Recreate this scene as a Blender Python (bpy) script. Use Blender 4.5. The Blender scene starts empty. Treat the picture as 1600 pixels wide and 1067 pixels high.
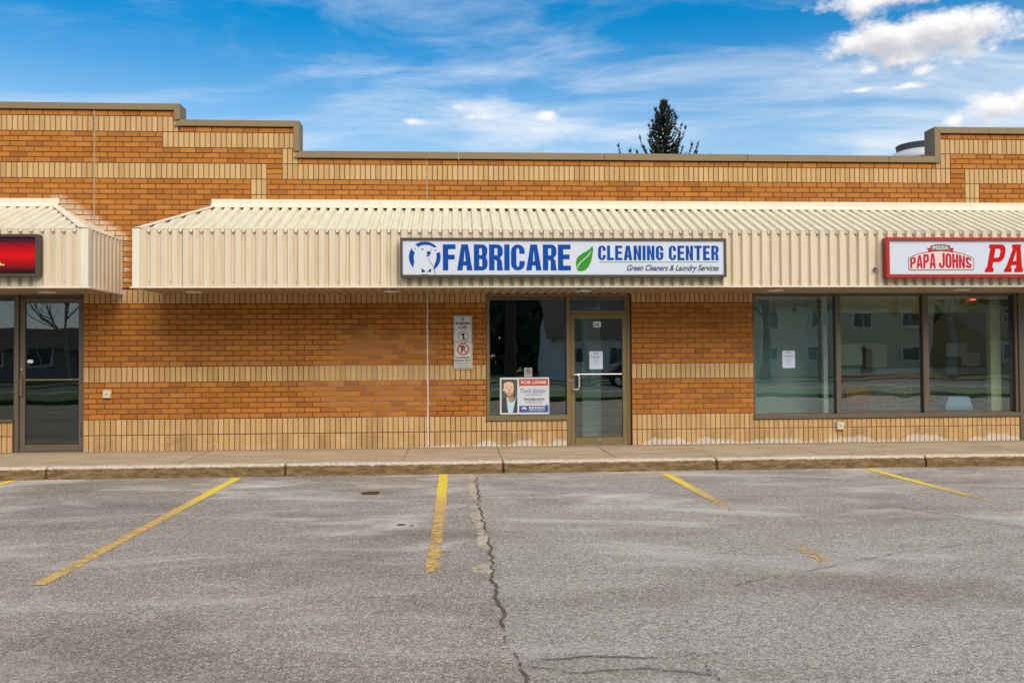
import bpy, math, random
from mathutils import Vector, Matrix, noise
random.seed(7)
scene = bpy.context.scene
COL = scene.collection
R = math.radians

# ---------------------------------------------------------------- camera, light, exposure
CAM_Y, CAM_Z = -14.407, 1.4155
cam_data = bpy.data.cameras.new('camera')
cam = bpy.data.objects.new('camera', cam_data)
COL.objects.link(cam)
cam_data.sensor_width = 36.0
cam_data.lens = 31.124
cam_data.clip_start = 0.1
cam_data.clip_end = 3000
RT = Vector((0.9980306, -0.0624053, -0.0063593))
DN = Vector((-0.0050928, 0.0204326, -0.9997783))
FW = Vector((0.0625214, 0.9978417, 0.0200746))
m = Matrix((RT, -DN, -FW)).transposed().to_4x4()
m.translation = Vector((0, CAM_Y, CAM_Z))
cam.matrix_world = m
scene.camera = cam

SUN_EL, SUN_AZ = 43.0, 158.0          # degrees; azimuth clockwise from +Y (behind the photographer)
sun_data = bpy.data.lights.new('sun', 'SUN')
sun_data.energy = 1.5
sun_data.angle = R(50)
sun_data.color = (1.0, 0.90, 0.74)
sun = bpy.data.objects.new('sun', sun_data)
COL.objects.link(sun)
sdir = Vector((math.sin(R(SUN_AZ)) * math.cos(R(SUN_EL)), math.cos(R(SUN_AZ)) * math.cos(R(SUN_EL)), math.sin(R(SUN_EL))))
sun.rotation_euler = sdir.to_track_quat('Z', 'Y').to_euler()
sun.location = (0, -20, 30)

scene.view_settings.view_transform = 'Standard'
scene.view_settings.look = 'None'
scene.view_settings.gamma = 1
scene.view_settings.use_curve_mapping = False
scene.view_settings.exposure = 1.36
scene.render.engine = 'CYCLES'
scene.cycles.use_denoising = True
scene.cycles.max_bounces = 8
scene.cycles.transparent_max_bounces = 16


# ---------------------------------------------------------------- node helper
class NT:
    def __init__(self, tree):
        self.t = tree
        tree.nodes.clear()

    def n(self, typ, ins=None, **props):
        nd = self.t.nodes.new(typ)
        for k, v in props.items():
            setattr(nd, k, v)
        for k, v in (ins or {}).items():
            s = nd.inputs[k]
            if isinstance(v, bpy.types.NodeSocket):
                self.t.links.new(v, s)
            elif isinstance(v, (tuple, list)) and len(v) == 3 and s.type == 'RGBA':
                s.default_value = (*v, 1)
            else:
                s.default_value = v
        return nd

    def math(self, op, a, b=0.0, c=0.0, clamp=False):
        nd = self.n('ShaderNodeMath', {0: a, 1: b, 2: c}, operation=op, use_clamp=clamp)
        return nd.outputs[0]

    def vmath(self, op, a, b=(0, 0, 0), scale=1.0, out=0):
        nd = self.n('ShaderNodeVectorMath', {0: a, 1: b}, operation=op)
        if op == 'SCALE':
            if isinstance(scale, bpy.types.NodeSocket):
                self.t.links.new(scale, nd.inputs['Scale'])
            else:
                nd.inputs['Scale'].default_value = scale
        return nd.outputs[out]

    def noise(self, vec, scale=5.0, detail=3.0, rough=0.5, out=0, dist=0.0):
        return self.n('ShaderNodeTexNoise', {'Vector': vec, 'Scale': scale, 'Detail': detail, 'Roughness': rough, 'Distortion': dist}).outputs[out]

    def mapr(self, v, a, b, c=0.0, d=1.0, smooth=True):
        return self.n('ShaderNodeMapRange', {0: v, 1: a, 2: b, 3: c, 4: d}, interpolation_type='SMOOTHSTEP' if smooth else 'LINEAR').outputs[0]

    def mix(self, f, a, b, blend='MIX'):
        nd = self.n('ShaderNodeMix', data_type='RGBA', blend_type=blend)
        for i, v in ((0, f), (6, a), (7, b)):
            if isinstance(v, bpy.types.NodeSocket):
                self.t.links.new(v, nd.inputs[i])
            elif isinstance(v, (tuple, list)):
                nd.inputs[i].default_value = (*v[:3], 1)
            else:
                nd.inputs[i].default_value = v
        return nd.outputs[2]

    def xyz(self, v):
        nd = self.n('ShaderNodeSeparateXYZ', {0: v})
        return nd.outputs[0], nd.outputs[1], nd.outputs[2]

    def comb(self, x, y, z):
        return self.n('ShaderNodeCombineXYZ', {0: x, 1: y, 2: z}).outputs[0]

    def link(self, a, b):
        self.t.links.new(a, b)


# ---------------------------------------------------------------- sky
world = bpy.data.worlds.new('World')
scene.world = world
world.use_nodes = True
w = NT(world.node_tree)
SKY_STRENGTH = 0.06
CLOUD = 6.6                                 # radiance of a sunlit cloud before the strength above
tc = w.n('ShaderNodeTexCoord').outputs['Generated']
sky = w.n('ShaderNodeTexSky', sky_type='NISHITA', sun_disc=False, sun_elevation=R(SUN_EL), sun_rotation=R(SUN_AZ),
          air_density=1.0, dust_density=0.6, ozone_density=2.0).outputs[0]
sky = w.n('ShaderNodeHueSaturation', {'Saturation': 1.55, 'Value': 0.98, 'Hue': 0.493, 'Color': sky}).outputs[0]
dx, dy, dz = w.xyz(tc)
zz = w.math('ADD', w.math('MAXIMUM', dz, 0.0), 0.10)
px = w.math('DIVIDE', dx, zz)
py = w.math('DIVIDE', dy, zz)
# whiter low sky
low = w.mapr(dz, 0.36, 0.12)
sky = w.mix(w.math('MULTIPLY', low, 0.70), sky, (CLOUD * 0.66, CLOUD * 0.80, CLOUD * 0.93))
# high wisps, stretched along the wind
cv = w.comb(w.math('ADD', w.math('MULTIPLY', px, 0.55), w.math('MULTIPLY', py, 0.22)), w.math('MULTIPLY', py, 1.1), 27.9)
warp = w.noise(cv, 1.1, 2.0, out=1)
cv2 = w.vmath('ADD', cv, w.vmath('SCALE', warp, scale=0.9))
c1 = w.noise(cv2, 1.25, 9.0, 0.62)
c2 = w.noise(cv, 0.5, 3.0, 0.5)
cir = w.math('MULTIPLY', w.mapr(c1, 0.40, 0.70), w.mapr(c2, 0.34, 0.56))
cir = w.math('MULTIPLY', cir, 0.95)
sky = w.mix(cir, sky, (CLOUD * 0.90, CLOUD * 0.94, CLOUD * 0.99))


def pix(x, y):
    return (RT * ((x - 800) / 1383.3) + DN * ((y - 533.5) / 1383.3) + FW).normalized()


BLOBS = [(1395, 62, 75, 30), (1470, 52, 88, 32), (1335, 72, 42, 24), (1420, 84, 62, 16), (1540, 42, 38, 18), (1365, 0, 85, 20),
         (1362, 107, 21, 10), (1443, 108, 24, 13), (1570, 163, 52, 20), (1640, 158, 60, 26), (1488, 187, 30, 15), (720, 168, 24, 10),
         (640, 190, 27, 8), (736, 183, 36, 7), (855, 181, 22, 9), (1425, 134, 40, 7), (1345, 141, 34, 6), (1552, 76, 14, 8)]


def cumulus(vec):
    f = None
    for (x, y, a, b) in BLOBS:
        c = pix(x, y)
        rt = Vector((c.y, -c.x, 0)).normalized()
        upv = rt.cross(c)
        d = w.vmath('SUBTRACT', vec, tuple(c))
        u = w.vmath('DOT_PRODUCT', d, tuple(rt * (1383.3 / a)), out=1)
        v = w.vmath('DOT_PRODUCT', d, tuple(upv * (1383.3 / b)), out=1)
        depth = w.vmath('DOT_PRODUCT', vec, tuple(c), out=1)
        q = w.math('SQRT', w.math('ADD', w.math('MULTIPLY', u, u), w.math('MULTIPLY', v, v)))
        q = w.math('SUBTRACT', 1.0 if a > 40 else 0.50, q)
        q = w.math('MAXIMUM', q, -1.5)
        f = q if f is None else w.math('MAXIMUM', f, q)
    # scattered cumulus over the rest of the sky
    vx, vy, vz = w.xyz(vec)
    g = w.noise(w.vmath('MULTIPLY', vec, (1, 1, 2.4)), 3.2, 2.0, 0.5)
    g = w.math('MULTIPLY', w.math('SUBTRACT', g, 0.60), 6.0)
    g = w.math('SUBTRACT', g, w.mapr(vy, 0.35, 0.62, 0.0, 2.5))
    f = w.math('MAXIMUM', f, g)
    nz = w.noise(w.vmath('MULTIPLY', vec, (1, 1, 1.5)), 24.0, 10.0, 0.64)
    return w.math('ADD', f, w.math('MULTIPLY', w.math('SUBTRACT', nz, 0.5), 3.3))


fa = cumulus(tc)
fb = cumulus(w.vmath('ADD', tc, (0.001, 0, 0.012)))
mask = w.mapr(fa, -0.30, 0.70)
shade = w.mapr(fb, -0.25, 1.25)
ccol = w.mix(shade, (CLOUD * 1.03, CLOUD * 1.01, CLOUD * 0.99), (CLOUD * 0.60, CLOUD * 0.61, CLOUD * 0.66))
sky = w.mix(mask, sky, ccol)
bg = w.n('ShaderNodeBackground', {'Color': sky, 'Strength': SKY_STRENGTH})
out = w.n('ShaderNodeOutputWorld')
w.link(bg.outputs[0], out.inputs[0])


# ---------------------------------------------------------------- object helpers
def org(o):
    v = Vector((0, 0, 0))
    while o is not None:
        v += o.location
        o = o.parent
    return v


def put(name, mesh, parent=None, loc=None, kind=None):
    o = bpy.data.objects.new(name, mesh)
    COL.objects.link(o)
    if parent is not None:
        o.parent = parent
    if loc is not None:
        o.location = Vector(loc) - (org(parent) if parent is not None else Vector((0, 0, 0)))
    if kind:
        o['kind'] = kind
    return o


def tag(o, label, cat, group=None):
    o['label'] = label
    o['category'] = cat
    if group:
        o['group'] = group
    return o


def thing(name, label, cat, loc=(0, 0, 0), group=None):
    o = bpy.data.objects.new(name, None)
    COL.objects.link(o)
    o.empty_display_size = 0.1
    o.location = loc
    return tag(o, label, cat, group)


class MB:
    """collects faces in world coordinates, then links them as one mesh object"""
    def __init__(self):
        self.v, self.f, self.mi, self.at = [], [], [], {}

    def face(self, pts, mi=0):
        b = len(self.v)
        self.v += [tuple(p) for p in pts]
        self.f.append(tuple(range(b, b + len(pts))))
        self.mi.append(mi)

    def box(self, x0, x1, y0, y1, z0, z1, mi=0):
        b = len(self.v)
        self.v += [(x, y, z) for z in (z0, z1) for y in (y0, y1) for x in (x0, x1)]
        for q in ((0, 2, 3, 1), (4, 5, 7, 6), (0, 1, 5, 4), (2, 6, 7, 3), (0, 4, 6, 2), (1, 3, 7, 5)):
            self.f.append(tuple(b + i for i in q))
            self.mi.append(mi)
        return self

    def bevbox(self, x0, x1, y0, y1, z0, z1, c=0.003, mi=0):
        """box whose front (-Y) edges are chamfered; open at the back"""
        b = len(self.v)
        self.v += [(x0 + c, y0, z0 + c), (x1 - c, y0, z0 + c), (x1 - c, y0, z1 - c), (x0 + c, y0, z1 - c),
                   (x0, y0 + c, z0), (x1, y0 + c, z0), (x1, y0 + c, z1), (x0, y0 + c, z1),
                   (x0, y1, z0), (x1, y1, z0), (x1, y1, z1), (x0, y1, z1)]
        fs = [(0, 1, 2, 3)]
        for i in range(4):
            j = (i + 1) % 4
            fs += [(i, i + 4, j + 4, j), (i + 4, i + 8, j + 8, j + 4)]
        for q in fs:
            self.f.append(tuple(b + i for i in q))
            self.mi.append(mi)
        return self

    def prism(self, poly, y0, y1, mi=0):
        """polygon in X,Z (counter-clockwise seen from the street) pushed from y0 back to y1"""
        n = len(poly)
        b = len(self.v)
        self.v += [(x, y0, z) for x, z in poly] + [(x, y1, z) for x, z in poly]
        self.f.append(tuple(range(b, b + n)))
        self.mi.append(mi)
        self.f.append(tuple(range(b + 2 * n - 1, b + n - 1, -1)))
        self.mi.append(mi)
        for i in range(n):
            j = (i + 1) % n
            self.f.append((b + i, b + n + i, b + n + j, b + j))
            self.mi.append(mi)
        return self

    def tube(self, pts, rad, seg=8, mi=0, cap=True):
        pts = [Vector(p) for p in pts]
        rs = rad if isinstance(rad, (list, tuple)) else [rad] * len(pts)
        rings = []
        for i, p in enumerate(pts):
            d = (pts[min(i + 1, len(pts) - 1)] - pts[max(i - 1, 0)]).normalized()
            a = d.cross(Vector((0, 0, 1)) if abs(d.z) < 0.9 else Vector((1, 0, 0))).normalized()
            c = d.cross(a)
            b = len(self.v)
            for k in range(seg):
                t = 2 * math.pi * k / seg
                self.v.append(tuple(p + (a * math.cos(t) + c * math.sin(t)) * rs[i]))
            rings.append(b)
        for i in range(len(rings) - 1):
            for k in range(seg):
                l = (k + 1) % seg
                self.f.append((rings[i] + k, rings[i] + l, rings[i + 1] + l, rings[i + 1] + k))
                self.mi.append(mi)
        if cap:
            self.f.append(tuple(rings[0] + k for k in range(seg))[::-1])
            self.f.append(tuple(rings[-1] + k for k in range(seg)))
            self.mi += [mi, mi]
        return self

    def lathe(self, cx, cy, prof, seg=24, mi=0):
        b = len(self.v)
        for r, z in prof:
            for k in range(seg):
                t = 2 * math.pi * k / seg
                self.v.append((cx + r * math.cos(t), cy + r * math.sin(t), z))
        for i in range(len(prof) - 1):
            for k in range(seg):
                l = (k + 1) % seg
                self.f.append((b + i * seg + k, b + i * seg + l, b + (i + 1) * seg + l, b + (i + 1) * seg + k))
                self.mi.append(mi)
        self.f.append(tuple(b + (len(prof) - 1) * seg + k for k in range(seg)))
        self.mi.append(mi)
        return self

    def mesh(self, name, mats, off=(0, 0, 0), smooth=False):
        me = bpy.data.meshes.new(name)
        ox, oy, oz = off
        me.from_pydata([(x - ox, y - oy, z - oz) for x, y, z in self.v], [], self.f)
        for mt in (mats if isinstance(mats, (list, tuple)) else [mats]):
            me.materials.append(mt)
        me.polygons.foreach_set('material_index', self.mi)
        if smooth:
            me.polygons.foreach_set('use_smooth', [True] * len(self.f))
        for k, vals in self.at.items():
            a = me.attributes.new(k, 'FLOAT', 'POINT')
            a.data.foreach_set('value', vals)
        me.update()
        return me

    def build(self, name, mats, parent=None, loc=(0, 0, 0), smooth=False, kind=None):
        """loc = the object's own origin in the world"""
        me = self.mesh(name, mats, loc, smooth)
        return put(name, me, parent, loc, kind)


# ---------------------------------------------------------------- materials
def new_mat(name):
    mt = bpy.data.materials.new(name)
    mt.use_nodes = True
    return mt, NT(mt.node_tree)


def finish(t, col, rough=0.6, bump=None, bstr=0.3, bdist=0.01, metal=0.0, spec=0.5):
    b = t.n('ShaderNodeBsdfPrincipled', {'Base Color': col, 'Roughness': rough, 'Metallic': metal, 'Specular IOR Level': spec})
    if bump is not None:
        bn = t.n('ShaderNodeBump', {'Height': bump, 'Strength': bstr, 'Distance': bdist})
        t.link(bn.outputs[0], b.inputs['Normal'])
    o = t.n('ShaderNodeOutputMaterial')
    t.link(b.outputs[0], o.inputs[0])
    return b


def simple(name, col, rough=0.5, metal=0.0, var=0.12, scale=6.0, spec=0.5, bump=0.0):
    mt, t = new_mat(name)
    pos = t.n('ShaderNodeNewGeometry').outputs['Position']
    nz = t.noise(pos, scale, 5.0, 0.6)
    c = t.mix(nz, tuple(x * (1 - var) for x in col), tuple(min(1, x * (1 + var)) for x in col))
    finish(t, c, rough, t.noise(pos, scale * 12, 3.0) if bump else None, bump, 0.004, metal, spec)
    return mt


def brick_mat(name, cols, solo, soldier):
    """fired clay: each brick has its own tone, rug texture, some soot and salt bloom"""
    mt, t = new_mat(name)
    pos = t.n('ShaderNodeNewGeometry').outputs['Position']
    x, y, z = t.xyz(pos)
    if solo:
        rnd = t.n('ShaderNodeObjectInfo').outputs['Random']
        pale = 0.0
    else:
        rnd = t.n('ShaderNodeAttribute', attribute_name='tint').outputs['Fac']
        pale = t.n('ShaderNodeAttribute', attribute_name='pale').outputs['Fac']
    ramp = t.n('ShaderNodeValToRGB', {'Fac': rnd})
    els = ramp.color_ramp.elements
    els[0].color, els[1].color = (*cols[0], 1), (*cols[-1], 1)
    for i, c in enumerate(cols[1:-1]):
        e = els.new((i + 1) / (len(cols) - 1))
        e.color = (*c, 1)
    col = ramp.outputs[0]
    # rug-faced texture: fine scratches across the face
    rug = t.noise(t.vmath('MULTIPLY', pos, (150, 60, 40) if not soldier else (130, 60, 60)), 1.0, 4.0, 0.65)
    col = t.mix(t.mapr(rug, 0.35, 0.72), t.mix(1.0, col, (0.80, 0.78, 0.76), 'MULTIPLY'), t.mix(1.0, col, (1.14, 1.14, 1.15), 'MULTIPLY'))
    spots = t.noise(pos, 95.0, 2.0, 0.5)
    col = t.mix(t.mapr(spots, 0.66, 0.74, 0.0, 0.45), col, (0.06, 0.03, 0.015))
    # soot and run-off patches
    soot = t.noise(t.vmath('MULTIPLY', pos, (1.6, 1, 1.0)), 1.3, 5.0, 0.62)
    col = t.mix(t.mapr(soot, 0.50, 0.78, 0.0, 0.30), col, t.mix(1.0, col, (0.42, 0.38, 0.34), 'MULTIPLY'))
    if soldier:
        damp = t.math('MULTIPLY', t.mapr(z, 0.26, 0.20, 0, 1), t.mapr(t.noise(t.comb(x, 0, 0), 1.7, 3.0), 0.46, 0.58))
        col = t.mix(t.math('MULTIPLY', damp, 0.5), col, t.mix(1.0, col, (0.55, 0.52, 0.48), 'MULTIPLY'))
        # salt bloom along the foot of the wall
        sn = t.noise(t.comb(t.math('MULTIPLY', x, 7.0), 0, t.math('MULTIPLY', z, 3.0)), 1.0, 6.0, 0.7)
        big = t.mapr(t.noise(t.comb(x, 0, 5.0), 1.6, 4.0, 0.6), 0.36, 0.60)
        side = t.mapr(x, -1.2, 1.0)
        hf = t.noise(t.comb(t.math('MULTIPLY', x, 21.0), 2.0, t.math('MULTIPLY', z, 6.0)), 1.0, 4.0, 0.75)
        h = t.math('MULTIPLY', t.math('ADD', t.math('MULTIPLY', sn, 0.10), t.math('MULTIPLY', hf, 0.15)), t.math('MULTIPLY', big, side))
        salt = t.mapr(t.math('SUBTRACT', h, t.math('ADD', z, 0.012)), -0.022, 0.028)
        salt = t.math('MULTIPLY', salt, t.mapr(t.noise(pos, 40.0, 3.0, 0.6), 0.25, 0.60, 0.45, 1.0))
        col = t.mix(t.math('MULTIPLY', salt, 0.68), col, (0.68, 0.64, 0.60))
        sn2 = t.noise(t.vmath('MULTIPLY', pos, (3, 3, 9)), 1.0, 5.0, 0.7)
        haze = t.math('MULTIPLY', t.mapr(z, 0.27, 0.10), t.mapr(sn2, 0.52, 0.70))
        col = t.mix(t.math('MULTIPLY', haze, 0.35), col, (0.60, 0.55, 0.50))
    if not solo:
        pn = t.mapr(t.math('SUBTRACT', t.math('MULTIPLY', pale, 1.25), t.noise(t.vmath('MULTIPLY', pos, (6, 6, 14)), 1.6, 4.0, 0.6)), -0.05, 0.45)
        col = t.mix(t.math('MULTIPLY', pn, 0.6), col, (0.66, 0.52, 0.38))
    bmp = t.math('ADD', t.math('MULTIPLY', rug, 0.6), t.math('MULTIPLY', spots, 0.4))
    finish(t, col, 0.85, bmp, 0.35, 0.004, spec=0.25)
    return mt


ORANGE = [(0.355, 0.122, 0.021), (0.42, 0.150, 0.024), (0.465, 0.172, 0.028), (0.45, 0.172, 0.030), (0.51, 0.196, 0.035)]
BUFF = [(0.49, 0.300, 0.120), (0.555, 0.345, 0.142), (0.59, 0.370, 0.158), (0.62, 0.400, 0.180), (0.55, 0.35, 0.155)]
M = {}
M['brick'] = brick_mat('orange_brick', ORANGE, True, False)
M['brick_s'] = brick_mat('orange_brick_field', ORANGE, False, False)
M['soldier'] = brick_mat('buff_brick', BUFF, True, True)
M['soldier_s'] = brick_mat('buff_brick_field', BUFF, False, True)


def mortar_mat():
    mt, t = new_mat('mortar')
    pos = t.n('ShaderNodeNewGeometry').outputs['Position']
    x, y, z = t.xyz(pos)
    nz = t.noise(pos, 9.0, 4.0, 0.6)
    col = t.mix(nz, (0.060, 0.033, 0.019), (0.14, 0.085, 0.050))
    # greyer repointed joints beside the control joint
    d = t.math('ADD', t.math('POWER', t.math('DIVIDE', t.math('SUBTRACT', x, -1.25), 1.3), 2.0), t.math('POWER', t.math('DIVIDE', t.math('SUBTRACT', z, 1.15), 0.85), 2.0))
    rep = t.mapr(t.math('ADD', d, t.math('MULTIPLY', t.math('SUBTRACT', t.noise(pos, 1.6, 4.0), 0.5), 2.2)), 1.0, 0.35)
    col = t.mix(t.math('MULTIPLY', rep, 0.8), col, (0.34, 0.27, 0.21))
    d2 = t.mapr(t.math('ADD', x, t.math('MULTIPLY', nz, 1.2)), 3.2, 4.2)
    d2 = t.math('MULTIPLY', d2, t.mapr(z, 2.4, 2.2))
    col = t.mix(t.math('MULTIPLY', d2, 0.35), col, (0.30, 0.22, 0.15))
    finish(t, col, 0.95, t.noise(pos, 120.0, 2.0), 0.3, 0.003, spec=0.2)
    return mt


M['mortar'] = mortar_mat()


def metal_sheet(name, col, dirt=0.35, rough=0.42):
    """pre-painted steel with faint run-off streaks down the sheet"""
    mt, t = new_mat(name)
    pos = t.n('ShaderNodeNewGeometry').outputs['Position']
    st = t.noise(t.vmath('MULTIPLY', pos, (14, 3, 0.9)), 1.0, 5.0, 0.6)
    bl = t.noise(pos, 1.1, 4.0, 0.6)
    c = t.mix(t.mapr(st, 0.42, 0.75, 0, dirt), col, (col[0] * 0.72, col[1] * 0.62, col[2] * 0.44))
    c = t.mix(t.mapr(bl, 0.3, 0.7, 0, 0.25), c, (col[0] * 1.06, col[1] * 1.05, col[2] * 1.04))
    finish(t, c, rough, t.noise(pos, 3.0, 2.0), 0.10, 0.02, spec=0.4)
    return mt


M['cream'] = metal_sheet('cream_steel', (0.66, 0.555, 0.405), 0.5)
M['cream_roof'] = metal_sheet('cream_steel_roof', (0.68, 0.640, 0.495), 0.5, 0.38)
M['cream_trim'] = metal_sheet('cream_trim', (0.72, 0.65, 0.51), 0.3)
M['cap'] = metal_sheet('cap_flashing', (0.225, 0.160, 0.082), 0.25, 0.6)
M['soffit'] = metal_sheet('soffit_steel', (0.42, 0.33, 0.20), 0.3)  # brownish tan: dimness under the awning is put into the colour
M['frame_gold'] = simple('bronze_gold_aluminium', (0.235, 0.170, 0.078), 0.38, 0.35, 0.10, 3.0)
M['frame_brown'] = simple('bronze_brown_aluminium', (0.155, 0.118, 0.078), 0.40, 0.3, 0.10, 3.0)
M['dark'] = simple('dark_gasket', (0.02, 0.019, 0.017), 0.6)
M['steel'] = simple('bright_steel', (0.62, 0.62, 0.60), 0.25, 0.9, 0.05)
M['white'] = simple('white_plastic', (0.74, 0.73, 0.70), 0.35, 0.0, 0.04, 3.0)
M['sign_white'] = simple('sign_face_white', (0.575, 0.60, 0.675), 0.3, 0.0, 0.07, 2.0)
M['paper'] = simple('white_paper', (0.62, 0.68, 0.80), 0.7, 0.0, 0.02)
M['blue'] = simple('print_blue', (0.003, 0.060, 0.300), 0.4, 0, 0.05, spec=0.12)
M['navy'] = simple('print_navy', (0.010, 0.028, 0.105), 0.4, 0, 0.05, spec=0.12)
M['green'] = simple('print_green', (0.035, 0.255, 0.020), 0.4, 0, 0.05, spec=0.12)
M['red'] = simple('print_red', (0.50, 0.008, 0.004), 0.4, 0, 0.05, spec=0.12)
M['red_frame'] = simple('red_painted_frame', (0.36, 0.014, 0.008), 0.35, 0, 0.12)
M['crimson'] = simple('print_crimson', (0.47, 0.016, 0.045), 0.4, 0, 0.05, spec=0.12)
M['grey_print'] = simple('print_grey', (0.20, 0.19, 0.185), 0.4, 0, 0.05, spec=0.12)
M['cream_print'] = simple('print_cream', (0.70, 0.56, 0.50), 0.4, 0, 0.05, spec=0.12)
M['black'] = simple('print_black', (0.012, 0.012, 0.013), 0.5, 0, 0.05, spec=0.12)
M['mid_print'] = simple('print_charcoal', (0.07, 0.07, 0.075), 0.5, 0, 0.05, spec=0.12)
M['sealant'] = simple('white_sealant', (0.66, 0.62, 0.56), 0.7, 0, 0.15, 25.0, bump=0.5)
M['sealant_old'] = simple('old_beige_sealant', (0.36, 0.28, 0.19), 0.8, 0, 0.35, 30.0, bump=0.5)
M['sign_frame'] = simple('dark_bronze_frame', (0.070, 0.052, 0.038), 0.4, 0.2, 0.12)
M['box_cream'] = simple('cream_plastic_box', (0.62, 0.55, 0.40), 0.5, 0, 0.1)


def glass_mat(name, tint, f0=0.085, rough=0.0):
    mt, t = new_mat(name)
    pos = t.n('ShaderNodeNewGeometry').outputs['Position']
    wv = t.noise(pos, 0.9, 2.0, 0.5)
    bn = t.n('ShaderNodeBump', {'Height': wv, 'Strength': 0.10, 'Distance': 0.03}).outputs[0]
    lw = t.n('ShaderNodeLayerWeight', {'Blend': 0.5}).outputs['Facing']
    f = t.math('MULTIPLY_ADD', t.math('POWER', lw, 5.0), 1.0 - f0, f0)
    tr = t.n('ShaderNodeBsdfTransparent', {'Color': tint})
    gl = t.n('ShaderNodeBsdfGlossy', {'Color': (0.95, 0.97, 0.96), 'Roughness': rough, 'Normal': bn})
    mx = t.n('ShaderNodeMixShader', {0: f, 1: tr.outputs[0], 2: gl.outputs[0]})
    o = t.n('ShaderNodeOutputMaterial')
    t.link(mx.outputs[0], o.inputs[0])
    return mt


M['glass'] = glass_mat('window_glass', (0.84, 0.88, 0.86), 0.16)
M['glass_tint'] = glass_mat('tinted_glass', (0.42, 0.46, 0.45), 0.125)


def asphalt_mat():
    mt, t = new_mat('worn_asphalt')
    pos = t.n('ShaderNodeNewGeometry').outputs['Position']
    x, y, z = t.xyz(pos)
    # stones in the binder
    st = t.n('ShaderNodeTexVoronoi', {'Vector': pos, 'Scale': 115.0, 'Randomness': 1.0})
    stone = t.xyz(st.outputs['Color'])[0]
    fine = t.noise(pos, 140.0, 3.0, 0.6)
    mid = t.noise(pos, 22.0, 4.0, 0.65)
    base = t.mix(t.mapr(mid, 0.3, 0.7), (0.258, 0.224, 0.188), (0.400, 0.354, 0.306))
    side = t.mapr(t.math('ADD', x, t.math('MULTIPLY', t.math('SUBTRACT', mid, 0.5), 0.15)), 0.24, 0.27)
    base = t.mix(1.0, base, t.mix(side, (0.93, 0.90, 0.86), (1.06, 1.06, 1.06)), 'MULTIPLY')
    base = t.mix(t.mapr(stone, 0.0, 0.45, 0.65, 0.0), base, (0.075, 0.062, 0.050))
    base = t.mix(t.mapr(stone, 0.74, 1.0, 0.0, 0.85), base, (0.66, 0.60, 0.53))
    base = t.mix(t.mapr(fine, 0.55, 0.75, 0.0, 0.4), base, (0.36, 0.325, 0.285))
    # dust and salt drifts lying along the kerb, darker traffic polish
    sx = t.comb(t.math('MULTIPLY', x, 0.55), t.math('MULTIPLY', y, 1.25), 0)
    dn = t.noise(sx, 0.8, 7.0, 0.68, dist=0.8)
    near = t.mapr(y, -9.5, -3.6, 0.42, 1.0)
    base = t.mix(t.math('MULTIPLY', t.mapr(dn, 0.47, 0.70), t.math('MULTIPLY', near, 0.80)), base, (0.66, 0.61, 0.55))
    dk = t.noise(t.comb(t.math('MULTIPLY', x, 0.7), t.math('MULTIPLY', y, 1.1), 9.0), 0.8, 5.0, 0.6)
    base = t.mix(t.mapr(dk, 0.44, 0.70, 0.0, 0.62), base, t.mix(1.0, base, (0.60, 0.56, 0.52), 'MULTIPLY'))
    # sand washed up against the kerb
    sn = t.noise(t.comb(t.math('MULTIPLY', x, 0.7), t.math('MULTIPLY', y, 2.6), 4.0), 1.2, 6.0, 0.6)
    sand = t.math('MULTIPLY', t.mapr(sn, 0.545, 0.66), t.mapr(y, -4.3, -2.9))
    base = t.mix(t.math('MULTIPLY', sand, 0.75), base, (0.56, 0.46, 0.35))
    # pits
    pit = t.mapr(t.noise(pos, 48.0, 2.0, 0.5), 0.70, 0.78)
    base = t.mix(t.math('MULTIPLY', pit, 0.7), base, (0.03, 0.027, 0.024))
    h = t.math('ADD', t.math('MULTIPLY', st.outputs['Distance'], -0.9), t.math('MULTIPLY', fine, 0.6))
    h = t.math('SUBTRACT', h, t.math('MULTIPLY', pit, 0.8))
    finish(t, base, 0.9, h, 0.55, 0.012, spec=0.25)
    return mt


M['asphalt'] = asphalt_mat()


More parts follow.
